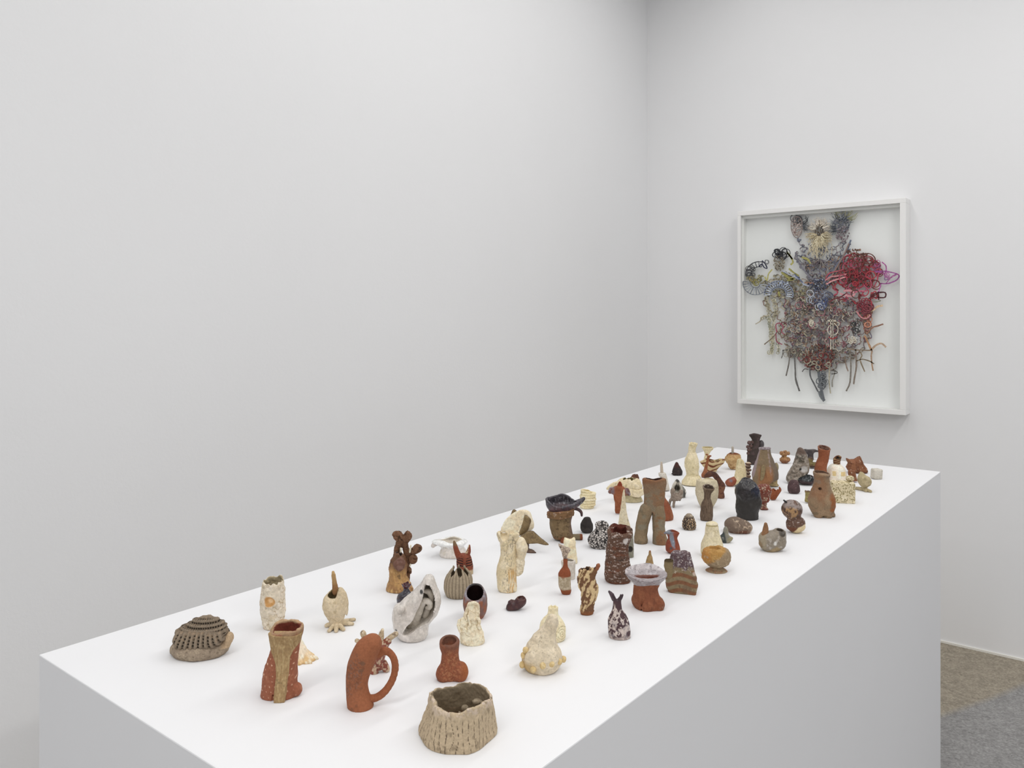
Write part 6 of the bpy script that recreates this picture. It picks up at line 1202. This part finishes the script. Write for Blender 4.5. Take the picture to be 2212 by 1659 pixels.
Lace().net([(1640, 612), (1660, 598), (1700, 586), (1745, 605), (1742, 655), (1690, 645), (1655, 645)], 210, ['9b956c', '887c5e', '706a60', 'a99f86'], 1.9).done('shoulder_web')
# heads: an oval net with outline, brow, nose and mouth strips
Lace().net((1721, 490, 11, 21), 190, ['b8a39c', 'a08c86', 'c6b5af'], 1.7).add([(1721, 468), (1711, 474), (1709, 492), (1714, 508), (1722, 514), (1730, 506), (1733, 488), (1730, 473)], 1.8, '7c6c68', .048, closed=True).add([(1713, 487), (1718, 485)], 2, '54494a', .05).add([(1714, 502), (1719, 503)], 1.8, '8a5a58', .05).done('head')
Lace().loops((1722, 474, 11, 6), 7, (5, 9), ['4e4e54', '66666a'], 1.5).rays((1732, 486), 34, 2, 19, ['3f4146', '5b5d64'], 1.4, -70, 60).rays((1744, 480), 5, 3, 16, ['3a3b40'], 1.4, 60, 130).done('hair')
Lace().net((1770, 498, 11, 16), 110, ['5e5146', '77685a', '3e352f', '8c7c6a'], 1.5).add([(1763, 494), (1768, 493)], 2, '2c2520', .052).add([(1773, 493), (1778, 495)], 2, '2c2520', .052).done('head')
Lace().rays((1769, 496), 90, 11, 30, ['cfc2b0', 'c0b2a8', 'd9cfc2'], 1.5, 0, 180, (.030, .044)).rays((1769, 506), 170, 8, 32, ['c9b896', 'b8a682', 'd8ccae'], 1.5, 175, 365, (.036, .052)).rays((1769, 512), 34, 14, 50, ['cbbb99', 'd4c7ab'], 1.5, 235, 305, (.044, .053)).done('beard')
Lace().net((1817, 486, 18, 18), 150, BLU, 1.7).net((1820, 506, 15, 18), 110, ['84747a', '74666c', '93878c'], 1.6).add([(1812, 498), (1818, 496)], 1.8, '4c464c', .05).add([(1814, 512), (1820, 513)], 1.8, '6c4a50', .05).done('head')
Lace().rays((1818, 484), 44, 12, 34, ['5a5f6c', '3f434c', '7c7e84'], 1.3, 10, 175).rays((1822, 478), 16, 18, 38, ['9a965c', 'a8a065'], 1.4, 10, 140).rays((1810, 495), 22, 8, 22, ['4c4f58'], 1.3, 130, 230).done('hair')
Lace().net((1683, 568, 13, 17), 170, ['897d69', '706353', 'a29680'], 1.5).done('head')
Lace().loops((1687, 549, 12, 7), 12, (6, 11), ['2c2c32', '3a3a42', '24252b'], 1.9).done('hair')
# left arm arcs
Lace().ladder((1640, 592), 17, 29, 75, 190, 8, ['44454c', '36373e', '54555e'], 2.1).loops((1622, 590, 7, 14), 9, (4, 8), ['55555a', '73716e'], 1.6).done('dark_arc')
Lace().add([(1640, 575), (1646, 570), (1650, 577), (1657, 580), (1653, 570), (1646, 563)], 2.6, '2c2c48', .046).loops((1655, 567, 3, 4), 2, (4, 5), ['77777a'], 1.6).done('dark_arc', False)
Lace().ladder((1632, 612), 10, 27, 170, 350, 13, ['8d9099', '6b707c', 'a0a5b0'], 2.2, .05).done('dotted_arc')
Lace().ladder((1682, 636), 17, 31, -12, 182, 17, ['9aa1b4', '868da2', 'b4bac6'], 3.0, .052).net((1682, 612, 24, 8), 40, ['9aa1b4', 'b4bac6', '767d94'], 1.6, (.050, .053)).done('dotted_arc')
Lace().loops((1630, 606, 12, 7), 9, (3, 6), ['a78c3e', '98904a', '7c7448'], 1.8).net((1632, 600, 20, 8), 30, ['989060', '827a64'], 1.6).done('yellow_lace')
for pts, w_ in (([(1668, 582), (1660, 592), (1657, 606), (1652, 598)], 3.4), ([(1700, 545), (1708, 555), (1713, 566), (1708, 572)], 4), ([(1700, 545), (1712, 560)], 3.4), ([(1732, 556), (1744, 560), (1752, 570)], 4.5), ([(1704, 580), (1716, 590), (1726, 596)], 4), ([(1688, 588), (1704, 600), (1716, 602), (1700, 606)], 5), ([(1682, 630), (1684, 640)], 5)):
    Lace().add(pts, w_, ['a8a052', '9b934a', 'afa760'], .047).done('yellow_strip', False)
Lace().add([(1690, 585), (1712, 596), (1728, 604), (1736, 614), (1748, 618)], 3, '9a9eb2', .049).add([(1716, 592), (1734, 610)], 2.4, '566084', .05).add([(1738, 610), (1756, 612), (1762, 612)], 4, '8e654c', .049).done('blue_strip', False)
# centre blue knot
Lace().net((1770, 615, 26, 13), 120, ['3b3f5c', '4a4f70', '9a9fb0', '2f334c', '3f4650'], 1.9, (.044, .052)).loops((1768, 640, 26, 14), 30, (4, 9), ['777d92', '989dae', '565a70', 'aeb0ba', '6b5a58'], 1.7, (.044, .053)).loops((1776, 655, 12, 12), 12, (4, 8), ['46507c', 'b4b7bf', '868ca4'], 1.8, (.048, .053)).done('blue_knot')
# red wing
RED = ['96202e', 'a82838', '801c26', 'a83450', '6e2a2a', '8c3434']
Lace().net([(1785, 605), (1822, 560), (1840, 545), (1880, 548), (1905, 565), (1912, 600), (1900, 640), (1880, 680), (1850, 668), (1815, 650), (1795, 640)], 130, RED + ['5e4038'], 2.3, (.034, .05), 3, .4).done('red_wing')
Lace().loops((1858, 595, 44, 42), 46, (7, 15), RED + ['b04464', '64362e'], 2.1, (.04, .052)).loops((1845, 600, 20, 16), 26, (3, 7), ['802630', 'a01c2a', '543c34', '4c3c34'], 2.2, (.042, .053)).done('red_wing')
Lace().loops((1866, 668, 15, 18), 22, (5, 10), ['8c2436', '702030', '803640'], 1.9, (.042, .052)).add([(1850, 672), (1860, 685), (1872, 688), (1880, 680)], 3, 'c47a80', .05).done('red_cluster')
Lace().net([(1826, 546), (1833, 537), (1862, 539), (1878, 546), (1862, 558), (1833, 560)], 90, ['69463c', '7a4f3e', '56382f', '84644f'], 1.9, (.044, .052)).done('brown_lace')
MG = ['a84a92', 'b25aa2', '903f86', 'bd74a8']
Lace().add([(1893, 586), (1912, 586), (1932, 590), (1942, 595), (1938, 604), (1926, 610), (1914, 613), (1902, 612)], 2.6, MG, .048).add([(1905, 566), (1914, 575), (1912, 590), (1900, 588), (1890, 587)], 2.6, MG, .047).add([(1912, 590), (1922, 600), (1936, 594)], 2, MG, .049).add([(1914, 612), (1928, 596), (1940, 592)], 2, MG, .05).loops((1918, 598, 10, 6), 4, (3, 6), MG + ['806a90'], 1.5, (.044, .05)).loops((1898, 576, 10, 9), 6, (5, 10), ['904a6c', 'a04a7c'], 1.7, (.044, .05)).add([(1903, 612), (1900, 625), (1896, 634)], 2.5, MG, .048).done('magenta_tip')
for pts, w_, c_ in (([(1782, 606), (1795, 598), (1810, 596), (1828, 592)], 3.6, 'cf8288'), ([(1785, 614), (1800, 606), (1828, 598)], 3.2, 'cf888c'), ([(1784, 600), (1792, 590), (1808, 586), (1822, 582)], 2.4, 'b84458'),
                    ([(1814, 634), (1826, 638), (1840, 640), (1846, 634), (1838, 628), (1822, 628)], 4.2, 'cf868e'), ([(1846, 632), (1858, 628), (1872, 630)], 3, 'c05a72'), ([(1792, 652), (1806, 644), (1818, 640), (1830, 632)], 2.4, '742830'), ([(1880, 640), (1896, 632), (1898, 648)], 2.8, '5c1a24'), ([(1896, 632), (1912, 632), (1912, 642), (1900, 643)], 3.0, '4c1a20'), ([(1882, 642), (1900, 642)], 1.8, '5c1a24'), ([(1885, 652), (1895, 652), (1903, 649)], 2.4, '8c8a78')):
    Lace().add(pts, w_, c_, .050).done('ribbon_strip', False)
# right side, orange lace with arms
Lace().net([(1864, 665), (1886, 668), (1882, 700), (1876, 725), (1864, 715)], 90, ['a0604a', 'ac765c', '8c5440', 'a88466'], 2.0).loops((1873, 690, 8, 26), 16, (3, 7), ['b2634a', 'c8876a'], 1.9).done('orange_lace')
for pts, w_, c_ in (([(1880, 672), (1888, 668), (1896, 662), (1907, 660)], 4.5, 'c4a684'), ([(1872, 722), (1884, 708), (1896, 704), (1908, 700)], 3.4, '9c6e58'), ([(1868, 725), (1876, 742), (1882, 756)], 4.2, 'b08058'), ([(1882, 756), (1892, 746), (1904, 742), (1914, 750)], 4, 'b89a80'),
                    ([(1830, 752), (1850, 756), (1884, 757)], 3, '8a7560'), ([(1856, 757), (1862, 768), (1858, 778), (1868, 803)], 2.6, '8c7a62'), ([(1884, 757), (1882, 770), (1884, 790), (1886, 801)], 2.8, 'a07e62'), ([(1850, 780), (1862, 776), (1878, 780), (1888, 786)], 2.4, '7e6e58'),
                    ([(1836, 760), (1838, 790), (1836, 826), (1828, 845)], 3.2, '857b72'), ([(1848, 755), (1850, 790), (1846, 815), (1844, 830)], 3.4, '7d6e62'), ([(1824, 770), (1828, 790), (1832, 802)], 2.6, '8a7466'), ([(1800, 770), (1804, 800), (1798, 822), (1798, 836)], 2.8, '8f8a82'), ([(1793, 780), (1791, 820), (1794, 850)], 2.6, 'a69c88'),
                    ([(1706, 760), (1704, 785), (1698, 812)], 3, '6e6660'), ([(1716, 765), (1718, 800), (1719, 820), (1727, 845)], 4, '6a6664'), ([(1750, 775), (1750, 810), (1758, 828), (1767, 846)], 3.2, '66666a'), ([(1766, 760), (1768, 800), (1773, 836), (1780, 866)], 5.5, '5f6268'),
                    ([(1690, 757), (1710, 754), (1735, 752)], 2.4, '6f6a66'), ([(1692, 757), (1690, 768), (1688, 774)], 2.2, '6f6a66'), ([(1733, 803), (1738, 797), (1746, 798)], 2, '4c4648'), ([(1794, 800), (1806, 802), (1808, 806), (1796, 808)], 2.2, '5e5a58'),
                    ([(1680, 716), (1668, 730), (1651, 744)], 2.6, '84705c'), ([(1660, 682), (1648, 684), (1642, 694), (1632, 700)], 2.4, 'a89c84')):
    Lace().add(pts, w_, c_, .044).done('strand', False)
for pts in ([(1656, 645), (1660, 668), (1662, 700), (1666, 730), (1667, 758), (1658, 763)], [(1672, 648), (1676, 672), (1670, 700), (1670, 735), (1667, 764)], [(1680, 735), (1682, 752), (1681, 762)], [(1664, 690), (1650, 684), (1642, 692)]):
    Lace().chain(pts, 4.2, ['b0a789', '9c9478', 'c2bba2', '8a8a72'], 1.7).done('chain')
# low dark red core, grey tail
Lace().net((1768, 772, 36, 30), 260, ['6c2626', '7e3a30', '5a3a34', '8a5a48', '8a8272', '4c4640'], 2.1, (.036, .05)).loops((1765, 782, 26, 18), 26, (3, 7), ['7a2a2a', '9a5a44', 'a8a08c'], 1.8, (.042, .052)).done('dark_core')
Lace().loops((1776, 822, 8, 22), 18, (4, 7), ['5c5f66', '787b80', '4a4c52'], 1.8, (.036, .046)).add([(1770, 845), (1774, 858), (1781, 866)], 7, '6e7276', .04).done('grey_tail')
Lace().add([(1794, 690), (1795, 720), (1794, 755)], 1.8, 'd6cbb8', .052).add([(1799, 690), (1800, 755)], 1.6, 'd6cbb8', .052).add([(1788, 693), (1806, 693)], 3.5, 'cfc2ac', .052).add([(1800, 697), (1790, 706), (1788, 716), (1796, 724), (1808, 720), (1810, 708), (1802, 698)], 1.8, 'd2c6b2', .052).add([(1790, 728), (1798, 732), (1808, 728)], 2.6, 'a03034', .053).done('pale_stem', False)
Lace().loops((1848, 706, 6, 10), 7, (4, 7), ['d0c8b8', '3c3c3c'], 1.7, (.046, .052)).loops((1754, 696, 5, 6), 6, (3, 6), ['d4cab8'], 1.6, (.046, .052)).loops((1842, 735, 7, 6), 6, (3, 6), ['cfc5b4'], 1.6, (.046, .052)).add([(1678, 718), (1676, 702), (1684, 698), (1692, 706), (1688, 716), (1694, 722)], 2.6, 'a84a60', .05).add([(1676, 720), (1678, 738), (1690, 744)], 2.4, '9c4a5c', .05).done('flower_lace')
Lace().loops((1722, 762, 30, 10), 26, (3, 6), ['8f8576', 'a79d8c', '6a625a'], 1.5).net((1815, 770, 34, 16), 110, ['7d7064', '938474', '665a50'], 1.7).done('lower_fringe')
# hinge bits that hold the paper to the board
for px, py in ((1730, 540), (1855, 610), (1668, 640), (1850, 730), (1772, 740)):
    a = onwall(px, py, .030)
    o_ = cube_mesh('spacer_pad', [((a[0] - .004, -.034, a[2] - .004), (a[0] + .004, -.018, a[2] + .004))], M_MAT, art)
